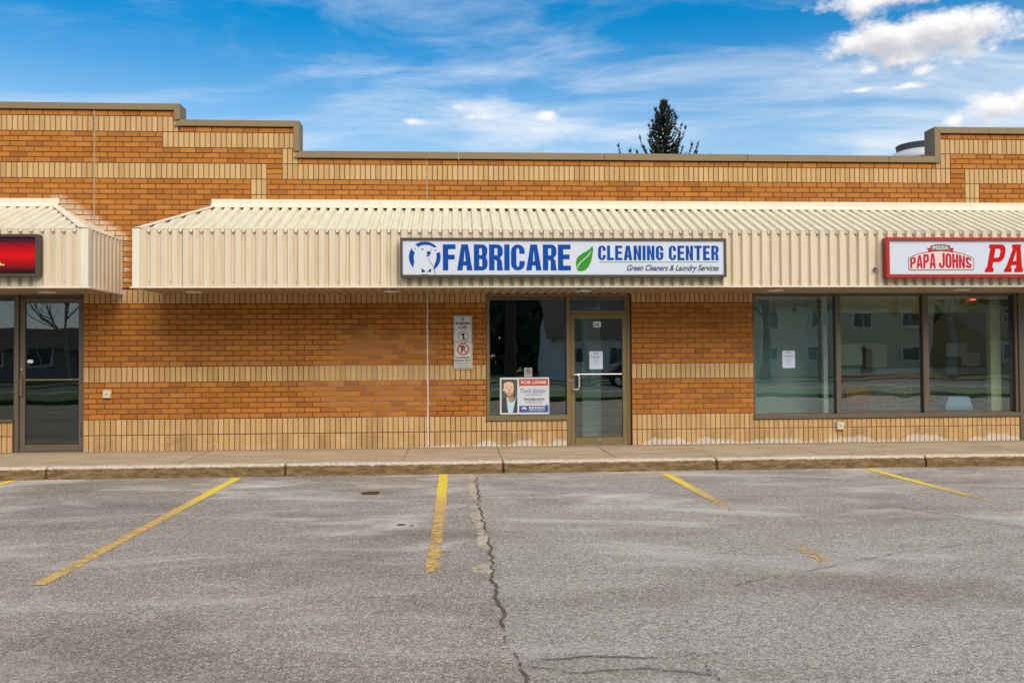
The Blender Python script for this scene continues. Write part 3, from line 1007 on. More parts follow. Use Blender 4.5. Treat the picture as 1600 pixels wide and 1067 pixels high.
def awning(xa, xb, hip_l, hip_r, label_soffit, gx=0.0):
    """corrugated steel canopy from xa to xb; hip_l / hip_r = run of a hipped end or 0"""
    aw = bpy.data.objects.new('awning', None)
    COL.objects.link(aw)
    aw.parent = mall
    aw.location = (0, 0, 0)
    lo, hi = (xa + 0.105 if hip_l else xa), (xb - 0.105 if hip_r else xb)
    nper = int((hi - lo) / PITCH + 0.999)
    per_sheet = 6
    drop = RZ - AZ1
    sl = math.hypot(drop, -AY)
    nrm = Vector((0, -drop / sl, -AY / sl))            # outward normal of the slope

    def tmax(x):
        t = 1.0
        if hip_l:
            t = min(t, max(0.0, (x - xa) / hip_l))
        if hip_r:
            t = min(t, max(0.0, (xb - x) / hip_r))
        return t
    k = 0
    first = 4 if hip_l else per_sheet
    while k < nper:
        cnt = first if k == 0 else per_sheet
        fx = MB()
        rx = MB()
        seq = []
        for j in range(k, min(k + cnt, nper)):
            for q, (px_, d) in enumerate(PROF if j == min(k + cnt, nper) - 1 else PROF[:-1]):
                x = lo + j * PITCH + px_
                if x <= hi + 1e-6:
                    seq.append((x, d))
        if k + cnt >= nper and seq and seq[-1][0] < hi - 0.002:
            seq.append((hi, 0.0))
        if len(seq) > 1:
            lap = -0.0015 * ((k // per_sheet) % 2)
            gap = 0.004 if k == first else 0.001
            seq[0] = (seq[0][0] + gap, seq[0][1])
            for (x0, d0), (x1, d1) in zip(seq[:-1], seq[1:]):
                y0, y1 = AY + d0 + lap, AY + d1 + lap
                fx.face([(x0, y0, AZ0 + 0.012), (x1, y1, AZ0 + 0.012), (x1, y1, AZ1 - 0.004), (x0, y0, AZ1 - 0.004)])
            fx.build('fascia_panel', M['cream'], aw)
            # sloping sheet: eave overhangs the fascia a little
            n_t = 1
            ext = 0.004
            seqr = []
            for (x, d) in seq:
                seqr.append((x, d))
            # close the run at the corner of a hipped end
            if hip_l and k == 0:
                seqr = [(xa + 0.004, 0.0), (seqr[0][0] - 0.001, 0.0)] + seqr
            if hip_r and k + cnt >= nper:
                seqr = seqr + [(xb - 0.004, 0.0)]
            for (x0, d0), (x1, d1) in zip(seqr[:-1], seqr[1:]):
                t0, t1 = tmax(x0), tmax(x1)
                e0 = Vector((x0, AY - ext, AZ1 - ext * drop / -AY)) - nrm * d0
                e1 = Vector((x1, AY - ext, AZ1 - ext * drop / -AY)) - nrm * d1
                w0 = Vector((x0, AY - AY * t0, AZ1 + drop * t0)) - nrm * d0
                w1 = Vector((x1, AY - AY * t1, AZ1 + drop * t1)) - nrm * d1
                rx.face([e0 - nrm * 0.0, e1, w1, w0])
                # turned-down lip at the eave
                rx.face([e1, e0, e0 + Vector((0, 0.001, -0.003)), e1 + Vector((0, 0.001, -0.003))])
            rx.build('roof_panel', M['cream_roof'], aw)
            for j in range(k, min(k + cnt, nper)):
                if j % 2 == 0:
                    xs_ = lo + j * PITCH + 0.119
                    if xs_ < hi:
                        for zs in (AZ0 + 0.075, AZ1 - 0.075):
                            put('screw', SCREW, aw, (xs_, AY + GD, zs))
        k += cnt
    # drip edge and soffit
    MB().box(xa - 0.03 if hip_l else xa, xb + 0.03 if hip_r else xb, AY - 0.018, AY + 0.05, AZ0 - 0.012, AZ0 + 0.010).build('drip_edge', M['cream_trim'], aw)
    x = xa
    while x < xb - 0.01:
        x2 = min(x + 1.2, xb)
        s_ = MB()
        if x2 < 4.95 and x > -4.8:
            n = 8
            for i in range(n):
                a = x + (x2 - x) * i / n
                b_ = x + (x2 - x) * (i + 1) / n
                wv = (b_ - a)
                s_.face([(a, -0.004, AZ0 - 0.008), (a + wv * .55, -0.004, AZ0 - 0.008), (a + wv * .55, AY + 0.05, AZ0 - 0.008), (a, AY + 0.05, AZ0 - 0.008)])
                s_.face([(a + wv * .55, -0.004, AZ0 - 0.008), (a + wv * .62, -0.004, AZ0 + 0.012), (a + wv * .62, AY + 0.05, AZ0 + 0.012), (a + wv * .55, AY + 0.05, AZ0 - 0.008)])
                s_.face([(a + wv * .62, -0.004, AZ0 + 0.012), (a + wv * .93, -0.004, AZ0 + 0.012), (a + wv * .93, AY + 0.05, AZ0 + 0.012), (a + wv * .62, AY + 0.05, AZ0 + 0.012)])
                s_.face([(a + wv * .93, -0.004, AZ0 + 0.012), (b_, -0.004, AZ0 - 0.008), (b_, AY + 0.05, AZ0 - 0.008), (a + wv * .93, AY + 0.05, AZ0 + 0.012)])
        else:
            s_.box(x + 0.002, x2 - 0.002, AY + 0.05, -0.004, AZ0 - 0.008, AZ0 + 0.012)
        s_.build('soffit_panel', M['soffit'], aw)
        x = x2
    # flashing where the sheet meets the wall
    fl0 = xa + hip_l - 0.03 if hip_l else xa
    fl1 = xb - hip_r + 0.03 if hip_r else xb
    x = fl0
    while x < fl1 - 0.01:
        x2 = min(x + 2.9, fl1)
        f_ = MB()
        f_.prism([(x + .001, RZ + 0.035), (x2 - .001, RZ + 0.035), (x2 - .001, RZ + 0.108), (x + .001, RZ + 0.108)], -0.012, -0.001)
        # sloping skirt over the sheet
        sk = [(-0.10, RZ + 0.013 - 0.10 * drop / -AY * -1 * -1), (-0.012, RZ + 0.036)]
        y_, z_ = -0.105, RZ + 0.012 - 0.105 * drop / -AY
        f_.face([(x + .001, y_, z_), (x2 - .001, y_, z_), (x2 - .001, -0.0125, RZ + 0.036), (x + .001, -0.0125, RZ + 0.036)])
        f_.face([(x + .001, y_, z_ - 0.010), (x2 - .001, y_, z_ - 0.010), (x2 - .001, y_, z_), (x + .001, y_, z_)])
        f_.build('wall_flashing', M['cream_trim'], aw)
        x = x2
    # hipped ends
    for hip, xe, sg in ((hip_l, xa, 1), (hip_r, xb, -1)):
        if not hip:
            continue
        tr = MB()
        tr.box(min(xe, xe + sg * 0.103), max(xe, xe + sg * 0.103), AY - 0.006, AY + 0.006, AZ0 + 0.012, AZ1 - 0.002)
        tr.box(min(xe - sg * 0.005, xe + sg * 0.001), max(xe - sg * 0.005, xe + sg * 0.001), AY - 0.006, AY + 0.10, AZ0 + 0.012, AZ1 - 0.002)
        tr.build('corner_trim', M['cream_trim'], aw)
        # side return in corrugated sheet
        sd = MB()
        y = AY + 0.10
        pts = []
        while y < -0.005:
            for py_, d in PROF[:-1]:
                if y + py_ < -0.005:
                    pts.append((y + py_, d))
            y += PITCH
        pts.append((-0.004, 0.0))
        for (y0, d0), (y1, d1) in zip(pts[:-1], pts[1:]):
            sd.face([(xe + sg * d0, y0, AZ0 + 0.012), (xe + sg * d1, y1, AZ0 + 0.012), (xe + sg * d1, y1, AZ1), (xe + sg * d0, y0, AZ1)][::sg])
        sd.build('side_panel', M['cream'], aw)
        MB().box(min(xe - sg * 0.018, xe + sg * 0.05), max(xe - sg * 0.018, xe + sg * 0.05), AY + 0.05, -0.004, AZ0 - 0.012, AZ0 + 0.010).build('drip_edge', M['cream_trim'], aw)
        # side slope and hip cap strip
        hs = MB()
        hs.face([(xe, AY, AZ1), (xe + sg * hip, -0.004, RZ), (xe, -0.004, AZ1)])
        hs.build('end_slope', M['cream_roof'], aw)
        a = Vector((xe, AY - 0.012, AZ1 + 0.004))
        b_ = Vector((xe + sg * hip, -0.004, RZ + 0.012))
        hc = MB()
        s1 = Vector((sg * 0.12, 0, 0.010))
        s2 = Vector((-sg * 0.05, 0.10, 0.012))
        hc.face([a, a + s1, b_ + s1 * 0.9, b_])
        hc.face([a, b_, b_ + Vector((-sg * 0.06, 0.0, -0.03)), a + Vector((-sg * 0.01, 0.10, 0.004))])
        hc.face([a + s1, a + s1 - Vector((0, 0, 0.012)), b_ + s1 * 0.9 - Vector((0, 0, 0.012)), b_ + s1 * 0.9])
        hc.build('hip_cap', M['cream_trim'], aw)
    return aw


awn_r = awning(-4.675, 13.0, 0.80, 0, 'x')
awn_l = awning(-13.0, -5.30, 0, 1.0, 'x')
awn_r['label'] = 'long cream corrugated awning carrying the cleaner and pizza signs'
awn_l['label'] = 'cream corrugated awning at the left carrying the red sign'

# recessed soffit lights
for (x, y, lab) in ((-6.208, -0.55, 'flat round light in the soffit above the left glass door'), (-4.028, -0.55, 'round soffit light under the hipped left end of the long awning'),
                    (-1.003, -0.6, 'round soffit light in front of the blank brick wall, left of the wall signs'), (1.985, -0.65, 'round soffit light above the entrance numbered 1A'),
                    (5.054, -0.68, 'round soffit light above the greenish window pane'), (8.07, -0.75, 'round soffit light below the red-framed pizza sign')):
    t = thing('soffit_light', lab, 'ceiling light', (x, y, 2.475), 'round lights set in the awning soffit')
    lt = MB().lathe(x, y, [(0.13, 2.484), (0.13, 2.474), (0.118, 2.468), (0.085, 2.470)], 24)
    lt.build('trim_ring', M['white'], t, (x, y, 2.475), smooth=False)
    MB().lathe(x, y, [(0.084, 2.4715), (0.06, 2.464), (0.02, 2.460)], 24).build('lens', simple('frosted_lens', (0.70, 0.69, 0.64), 0.4), t, (x, y, 2.475), smooth=True)
# ---------------------------------------------------------------- shop fronts
def shopwindow(label, frame_boxes, panes, fmat, glass):
    wd = bpy.data.objects.new('window', None)
    COL.objects.link(wd)
    wd.parent = mall
    if label:
        wd['label'] = label
    for (nm, x0, x1, z0, z1, y0, y1) in frame_boxes:
        MB().bevbox(x0, x1, y0, y1, z0, z1, 0.004).build(nm, fmat, wd)
    for (x0, x1, z0, z1) in panes:
        gk = MB()
        for (a, b_, c_, d_) in ((x0 - .008, x0, z0, z1), (x1, x1 + .008, z0, z1), (x0, x1, z0 - .008, z0), (x0, x1, z1, z1 + .008)):
            gk.box(a, b_, 0.072, 0.094, c_, d_)
        gk.build('gasket', M['dark'], wd)
        MB().box(x0 - .012, x1 + .012, 0.080, 0.086, z0 - .012, z1 + .012).build('pane', glass, wd)
    return wd


FY0, FY1 = 0.045, 0.14
# unit 1A
shopwindow('window in gold-bronze frame left of the door numbered 1A',
           [('jamb', 0.482, 0.538, 0.505, 2.442, FY0 - .03, FY1), ('head', 0.482, 1.795, 2.443, 2.497, FY0 - .03, FY1),
            ('sill', 0.474, 1.800, 0.421, 0.504, FY0 - .075, FY1)],
           [(0.546, 1.782, 0.513, 2.435)], M['frame_gold'], M['glass'])
shopwindow('narrow glass light above the door numbered 1A',
           [('mullion', 1.797, 1.858, 0.0, 2.497, FY0 - .035, FY1), ('transom', 1.859, 2.800, 2.160, 2.212, FY0 - .025, FY1),
            ('head', 1.859, 2.800, 2.436, 2.497, FY0 - .03, FY1), ('jamb', 2.801, 2.868, 0.0, 2.497, FY0 + .02, FY1)],
           [(1.870, 2.772, 2.222, 2.428)], M['frame_gold'], M['glass'])
MB().box(2.774, 2.800, 0.07, 0.10, 2.213, 2.435).build('filler_strip', M['frame_gold'], mall)


def door(label, x0, x1, z0, z1, gl, fmat, glass, y):
    d = bpy.data.objects.new('door', None)
    COL.objects.link(d)
    d.parent = mall
    d['label'] = label
    gx0, gx1, gz0, gz1 = gl
    for nm, b_ in (('stile', (x0, gx0, z0, z1)), ('stile', (gx1, x1, z0, z1)), ('top_rail', (gx0 + .001, gx1 - .001, gz1, z1)), ('bottom_rail', (gx0 + .001, gx1 - .001, z0, gz0))):
        MB().bevbox(b_[0], b_[1], y, y + 0.045, b_[2], b_[3], 0.005).build(nm, fmat, d)
    gk = MB()
    for (a, b_, c_, e_) in ((gx0, gx0 + .008, gz0, gz1), (gx1 - .008, gx1, gz0, gz1), (gx0 + .008, gx1 - .008, gz0, gz0 + .008), (gx0 + .008, gx1 - .008, gz1 - .008, gz1)):
        gk.box(a, b_, y + 0.012, y + 0.035, c_, e_)
    gk.build('gasket', M['dark'], d)
    MB().box(gx0 - .004, gx1 + .004, y + 0.021, y + 0.027, gz0 - .004, gz1 + .004).build('pane', glass, d)
    return d


d1 = door('gold-bronze glass door numbered 1A with a pull handle', 1.862, 2.797, 0.012, 2.156, (1.937, 2.728, 0.128, 2.072), M['frame_gold'], M['glass'], 0.05)
MB().box(1.859, 2.80, 0.02, 0.14, -0.02, 0.011).build('threshold', M['steel'], d1)
MB().tube([(1.93, 0.075, 1.160), (2.735, 0.075, 1.160)], 0.012, 8).build('push_bar', M['steel'], d1)
hb = MB().tube([(1.900, 0.05, 1.155), (1.905, -0.005, 1.155), (1.960, -0.03, 1.155), (1.990, -0.035, 1.145), (1.997, -0.035, 1.12), (1.997, -0.035, 0.95), (1.990, -0.035, 0.925), (1.960, -0.03, 0.915), (1.905, -0.005, 0.915), (1.900, 0.05, 0.915)], 0.013, 8)
hb.build('handle', simple('satin_handle', (0.66, 0.65, 0.62), 0.3, 0.3), d1, smooth=True)
lk = MB()
for lx in (1.842, 1.893):
    lk.tube([(lx, 0.052 if lx > 1.86 else 0.012, 1.062), (lx, 0.040 if lx > 1.86 else 0.0, 1.062)], 0.019, 14)
lk.build('lock', M['steel'], d1)
hg = MB()
for z in (0.32, 1.95):
    hg.tube([(2.795, 0.045, z - 0.07), (2.795, 0.045, z + 0.07)], 0.011, 8)
hg.build('hinge', M['frame_gold'], d1)
MB().tube([(2.325, 0.068, 0.995), (2.325, 0.060, 0.995)], 0.007, 8).build('viewer_dot', M['white'], d1)
MB().box(2.30, 2.37, 0.045, 0.0495, 0.075, 0.092).build('maker_plate', M['steel'], d1)

# left shop
shopwindow('window at the far left edge beside the brown glass door',
           [('jamb', -6.978, -6.948, 0.0, 2.497, FY0 - .01, FY1), ('mullion', -6.946, -6.900, 0.0, 2.497, FY0 - .03, FY1), ('head', -9.9, -6.980, 2.45, 2.497, FY0 - .02, FY1),
            ('sill', -9.9, -6.968, 0.481, 0.52, FY0 - .08, FY1)],
           [(-9.85, -6.988, 0.53, 2.44)], M['frame_brown'], M['glass_tint'])
MB().bevbox(-6.899, -5.898, 0.06, FY1, 2.441, 2.497, 0.004).build('door_head', M['frame_brown'], mall)
MB().bevbox(-5.936, -5.898, 0.035, FY1, 0.0, 2.440, 0.004).build('door_jamb', M['frame_brown'], mall)
d2 = door('brown glass door with a white oval sticker, left of the blank wall', -6.894, -5.940, 0.012, 2.436, (-6.812, -5.985, 0.110, 2.360), M['frame_brown'], M['glass_tint'], 0.05)
MB().box(-6.899, -5.94, 0.02, 0.14, -0.02, 0.011).build('threshold', M['frame_brown'], d2)
MB().box(-6.81, -5.99, 0.055, 0.075, 1.128, 1.150).build('push_bar', M['frame_gold'], d2)
MB().bevbox(-6.885, -6.835, 0.012, 0.049, 0.88, 1.165, 0.006).build('handle', M['frame_brown'], d2)
MB().tube([(-6.860, 0.052, 1.305), (-6.860, 0.040, 1.305)], 0.017, 14).build('lock', M['steel'], d2)
hg = MB()
for z in (0.30, 2.28):
    hg.tube([(-5.938, 0.045, z - 0.08), (-5.938, 0.045, z + 0.08)], 0.012, 8)
hg.build('hinge', M['dark'], d2)
ov = MB()
ov.prism([(-6.74 + 0.048 * math.cos(t * math.pi / 12), 1.43 + 0.030 * math.sin(t * math.pi / 12)) for t in range(24)], 0.066, 0.0695)
o = ov.build('sticker', M['white'], None, (-6.74, 0.068, 1.43))
tag(o, 'small white oval sticker on the brown glass door', 'sticker')

# pizza shop window, three big panes
shopwindow('wide three-pane window in brown frame right of the entrance',
           [('jamb', 4.918, 4.945, 0.475, 2.45, FY0 - .03, FY1), ('mullion', 6.330, 6.412, 0.475, 2.452, FY0 - .03, FY1), ('mullion', 7.835, 7.930, 0.475, 2.452, FY0 - .03, FY1),
            ('jamb', 9.440, 9.483, 0.475, 2.45, FY0 - .03, FY1), ('head', 4.918, 9.483, 2.453, 2.497, FY0 - .02, FY1),
            ('sill', 4.905, 7.40, 0.402, 0.474, FY0 - .075, FY1), ('sill', 7.403, 9.483, 0.402, 0.474, FY0 - .072, FY1)],
           [(4.955, 6.320, 0.490, 2.440), (6.424, 7.823, 0.490, 2.440), (7.945, 9.375, 0.490, 2.440)], M['frame_brown'], M['glass'])
MB().box(9.386, 9.438, 0.075, 0.10, 0.475, 2.45).build('recess_shade_strip', M['dark'], mall)  # black strip stands in for the shade of the recess by the jamb
pj = MB()
pj.bevbox(9.488, 9.80, -0.015, 0.14, -0.02, 2.497, 0.006)
pj.build('corner_post', M['frame_brown'], mall)
MB().box(9.805, 11.68, 0.05, 0.06, 0.0, 2.497).build('side_panel', M['glass_tint'], mall)

# ---------------------------------------------------------------- rooms behind the glass
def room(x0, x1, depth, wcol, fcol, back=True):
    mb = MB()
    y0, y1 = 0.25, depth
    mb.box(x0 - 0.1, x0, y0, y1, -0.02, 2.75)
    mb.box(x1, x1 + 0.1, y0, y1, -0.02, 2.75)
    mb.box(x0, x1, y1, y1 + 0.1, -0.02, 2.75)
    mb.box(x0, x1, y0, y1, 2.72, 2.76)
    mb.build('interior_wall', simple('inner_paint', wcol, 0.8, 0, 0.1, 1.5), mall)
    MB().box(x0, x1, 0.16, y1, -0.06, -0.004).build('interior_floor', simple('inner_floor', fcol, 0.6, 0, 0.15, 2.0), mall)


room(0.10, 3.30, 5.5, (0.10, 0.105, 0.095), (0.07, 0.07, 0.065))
room(4.60, 10.2, 3.6, (0.70, 0.67, 0.54), (0.42, 0.39, 0.34))
MB().box(4.62, 6.325, 0.75, 0.85, 0.0, 2.70).build('screen_wall', simple('grey_green_paint', (0.42, 0.58, 0.58), 0.7), mall)
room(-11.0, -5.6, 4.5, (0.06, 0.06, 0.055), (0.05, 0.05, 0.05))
M['teal'] = simple('pale_teal_paint', (0.34, 0.50, 0.52), 0.6, 0, 0.1)
M['olive'] = simple('olive_bulkhead', (0.62, 0.62, 0.38), 0.7, 0, 0.1)
tag(MB().box(2.20, 2.52, 1.0, 1.12, 0.0, 2.30).build('partition', M['teal'], None, (2.36, 1.06, 0)), 'blue-grey partition standing inside behind the 1A door', 'partition')
tag(MB().box(6.20, 6.27, 0.22, 0.30, 0.0, 2.60).build('pillar', simple('pale_pillar', (0.75, 0.86, 0.86), 0.6), None, (6.23, 0.26, 0)), 'thin pale pillar inside at the right of the greenish pane', 'pillar')
tag(MB().box(9.15, 9.33, 0.25, 0.36, 0.0, 2.60).build('pillar', M['olive'], None, (9.24, 0.3, 0)), 'olive post inside at the right of the rightmost pane', 'pillar')
MB().box(6.45, 10.19, 0.9, 1.05, 2.20, 2.70).build('bulkhead', M['olive'], mall)
MB().box(6.33, 6.40, 0.22, 3.59, 0.0, 2.70).build('party_wall', simple('party_paint', (0.20, 0.23, 0.22), 0.8), mall)

# counter faced with grey-green brick
ctr = thing('service_counter', 'long counter faced with grey-green brick behind the pizza shop windows', 'counter', (8.2, 1.75, 0))
MB().box(6.46, 10.1, 1.765, 2.3, 0.0, 0.98).build('carcass', simple('pale_joint', (0.80, 0.78, 0.66), 0.9), ctr)
gb = simple('grey_green_brick', (0.46, 0.44, 0.31), 0.85, 0, 0.35, 9.0)
me_full = MB().bevbox(-0.121, 0.121, 0, 0.0079, -0.030, 0.030, 0.003).mesh('counter_brick', gb)
for c in range(13):
    x = 6.46 + (0.13 if c % 2 else 0.0) + 0.13
    while x + 0.13 < 10.1:
        put('brick', me_full, ctr, (x, 1.757 + random.uniform(-.002, .002), 0.04 + c * 0.075))
        x += 0.26
MB().bevbox(6.44, 10.12, 1.70, 1.764, 0.985, 1.075, 0.006).build('red_band', simple('red_laminate', (0.52, 0.05, 0.06), 0.5), ctr)
MB().box(6.44, 10.12, 1.68, 2.35, 1.076, 1.20).build('countertop', simple('grey_laminate', (0.66, 0.69, 0.67), 0.5), ctr)


def chair(x, y, lab):
    t = thing('wooden_chair', lab, 'chair', (x, y, 0), 'brown wooden chairs inside the pizza shop')
    wdm = M.setdefault('wood', simple('reddish_wood', (0.40, 0.14, 0.05), 0.5, 0, 0.25, 8.0))
    MB().bevbox(x - .22, x + .22, y - 0.02, y + .02, 0.58, 0.90, 0.01).build('backrest', wdm, t)
    MB().box(x - .22, x + .22, y + .021, y + .44, 0.44, 0.48).build('seat', wdm, t)
    for sx in (-.20, .17):
        for sy in (-.015, .40):
            MB().box(x + sx, x + sx + .03, y + sy, y + sy + .03, 0, 0.439 if sy > 0 else 0.579).build('leg', wdm, t)


chair(7.02, 0.75, 'reddish-brown wooden chair, whole backrest seen low in the middle pane')
chair(6.53, 0.80, 'reddish-brown wooden chair half hidden behind the left mullion')
cb = thing('cooler_box', 'pale blue tapered cooler box on the ledge in the rightmost pane', 'cooler', (8.62, 0.5, 0.49))
bm_ = MB()
bm_.prism([(8.38, 0.50), (8.86, 0.50), (8.86, 0.56), (8.38, 0.56)], 0.32, 0.60)
bm_.build('base', simple('blue_base', (0.24, 0.40, 0.55), 0.5), cb)
MB().prism([(8.385, 0.561), (8.855, 0.561), (8.80, 0.73), (8.44, 0.73)], 0.33, 0.59).build('lid', simple('pale_blue_lid', (0.40, 0.66, 0.90), 0.45), cb)
MB().box(6.45, 9.14, 0.17, 0.70, 0.43, 0.488).build('window_ledge', simple('ledge_grey', (0.22, 0.22, 0.20), 0.6), mall)

for (x0, x1, z0, z1, y, col, lab, nm) in (
        (7.02, 7.45, 1.27, 1.66, 1.45, (0.70, 0.74, 0.68), 'pale green notice sheet hanging above the counter, left one', 'notice_sheet'),
        (7.52, 7.92, 1.22, 1.66, 1.45, (0.50, 0.42, 0.36), 'brownish menu sheet beside the middle pane mullion', 'menu_sheet'),
        (9.02, 9.42, 1.42, 1.66, 1.40, (0.66, 0.70, 0.64), 'pale sheet high in the rightmost pane', 'notice_sheet'),
        (9.38, 9.74, 1.24, 1.50, 1.52, (0.68, 0.72, 0.70), 'pale square sheet low at the right of the rightmost pane', 'notice_sheet')):
    o = MB().box(x0, x1, y, y + 0.006, z0, z1).build(nm, simple('sheet', col, 0.7), None, ((x0 + x1) / 2, y, z0))
    tag(o, lab, 'notice')

# ---------------------------------------------------------------- lettering
def flat(loops, name, y, mat, parent, fx=lambda p: p, depth=0.0012):
    """closed outlines (holes nested) in X,Z as one thin printed piece at the plane y"""
    cu = bpy.data.curves.new('outline', 'CURVE')
    cu.dimensions = '2D'
    cu.fill_mode = 'BOTH'
    cu.extrude = depth / 2
    for lp in loops:
        sp = cu.splines.new('POLY')
        pts = [fx(p) for p in lp]
        sp.points.add(len(pts) - 1)
        for i, (x, z) in enumerate(pts):
            sp.points[i].co = (x, z, 0, 1)
        sp.use_cyclic_u = True
    return curve_to_part(cu, name, y, mat, parent)


def curve_to_part(cu, name, y, mat, parent, mtx=None):
    ob = bpy.data.objects.new('outline', cu)
    COL.objects.link(ob)
    bpy.context.view_layer.update()
    dg = bpy.context.evaluated_depsgraph_get()
    me = bpy.data.meshes.new_from_object(ob.evaluated_get(dg))
    bpy.data.objects.remove(ob)
    me.name = name
    off = org(parent) if parent is not None else Vector((0, 0, 0))
    for v in me.vertices:
        x, z, d = v.co
        if mtx:
            x, z = mtx(x, z)
        v.co = (x - off.x, y - d - off.y, z - off.z)
    me.materials.clear()
    me.materials.append(mat)
    return put(name, me, parent)


def text(body, name, x, z, h, y, mat, parent, width=None, bold=0.0, shear=0.0, align='LEFT'):
    """one printed line: cap height h, squeezed to width"""
    cu = bpy.data.curves.new('line', 'FONT')
    cu.body = body
    cu.size = 1.0
    cu.offset = bold
    cu.shear = shear
    cu.extrude = 0.0006
    ob = bpy.data.objects.new('line', cu)
    COL.objects.link(ob)
    bpy.context.view_layer.update()
    dg = bpy.context.evaluated_depsgraph_get()
    me = bpy.data.meshes.new_from_object(ob.evaluated_get(dg))
    bpy.data.objects.remove(ob)
    me.name = name
    xs = [v.co.x for v in me.vertices]
    x0, x1 = min(xs), max(xs)
    sz = h / 0.70
    sx = width / (x1 - x0) if width else sz
    sh = {'LEFT': 0, 'CENTER': -(x1 - x0) / 2, 'RIGHT': -(x1 - x0)}[align]
    off = org(parent)
    for v in me.vertices:
        a, b_, d = v.co
        v.co = (x + (a - x0 + sh) * sx - off.x, y - d * 0.5 - off.y, z + b_ * sz - off.z)
    me.materials.clear()
    me.materials.append(mat)
    return put(name, me, parent)


def arc(cx, cy, rx, ry, a0, a1, n=10):
    return [(cx + rx * math.cos(R(a0 + (a1 - a0) * i / n)), cy + ry * math.sin(R(a0 + (a1 - a0) * i / n))) for i in range(n + 1)]


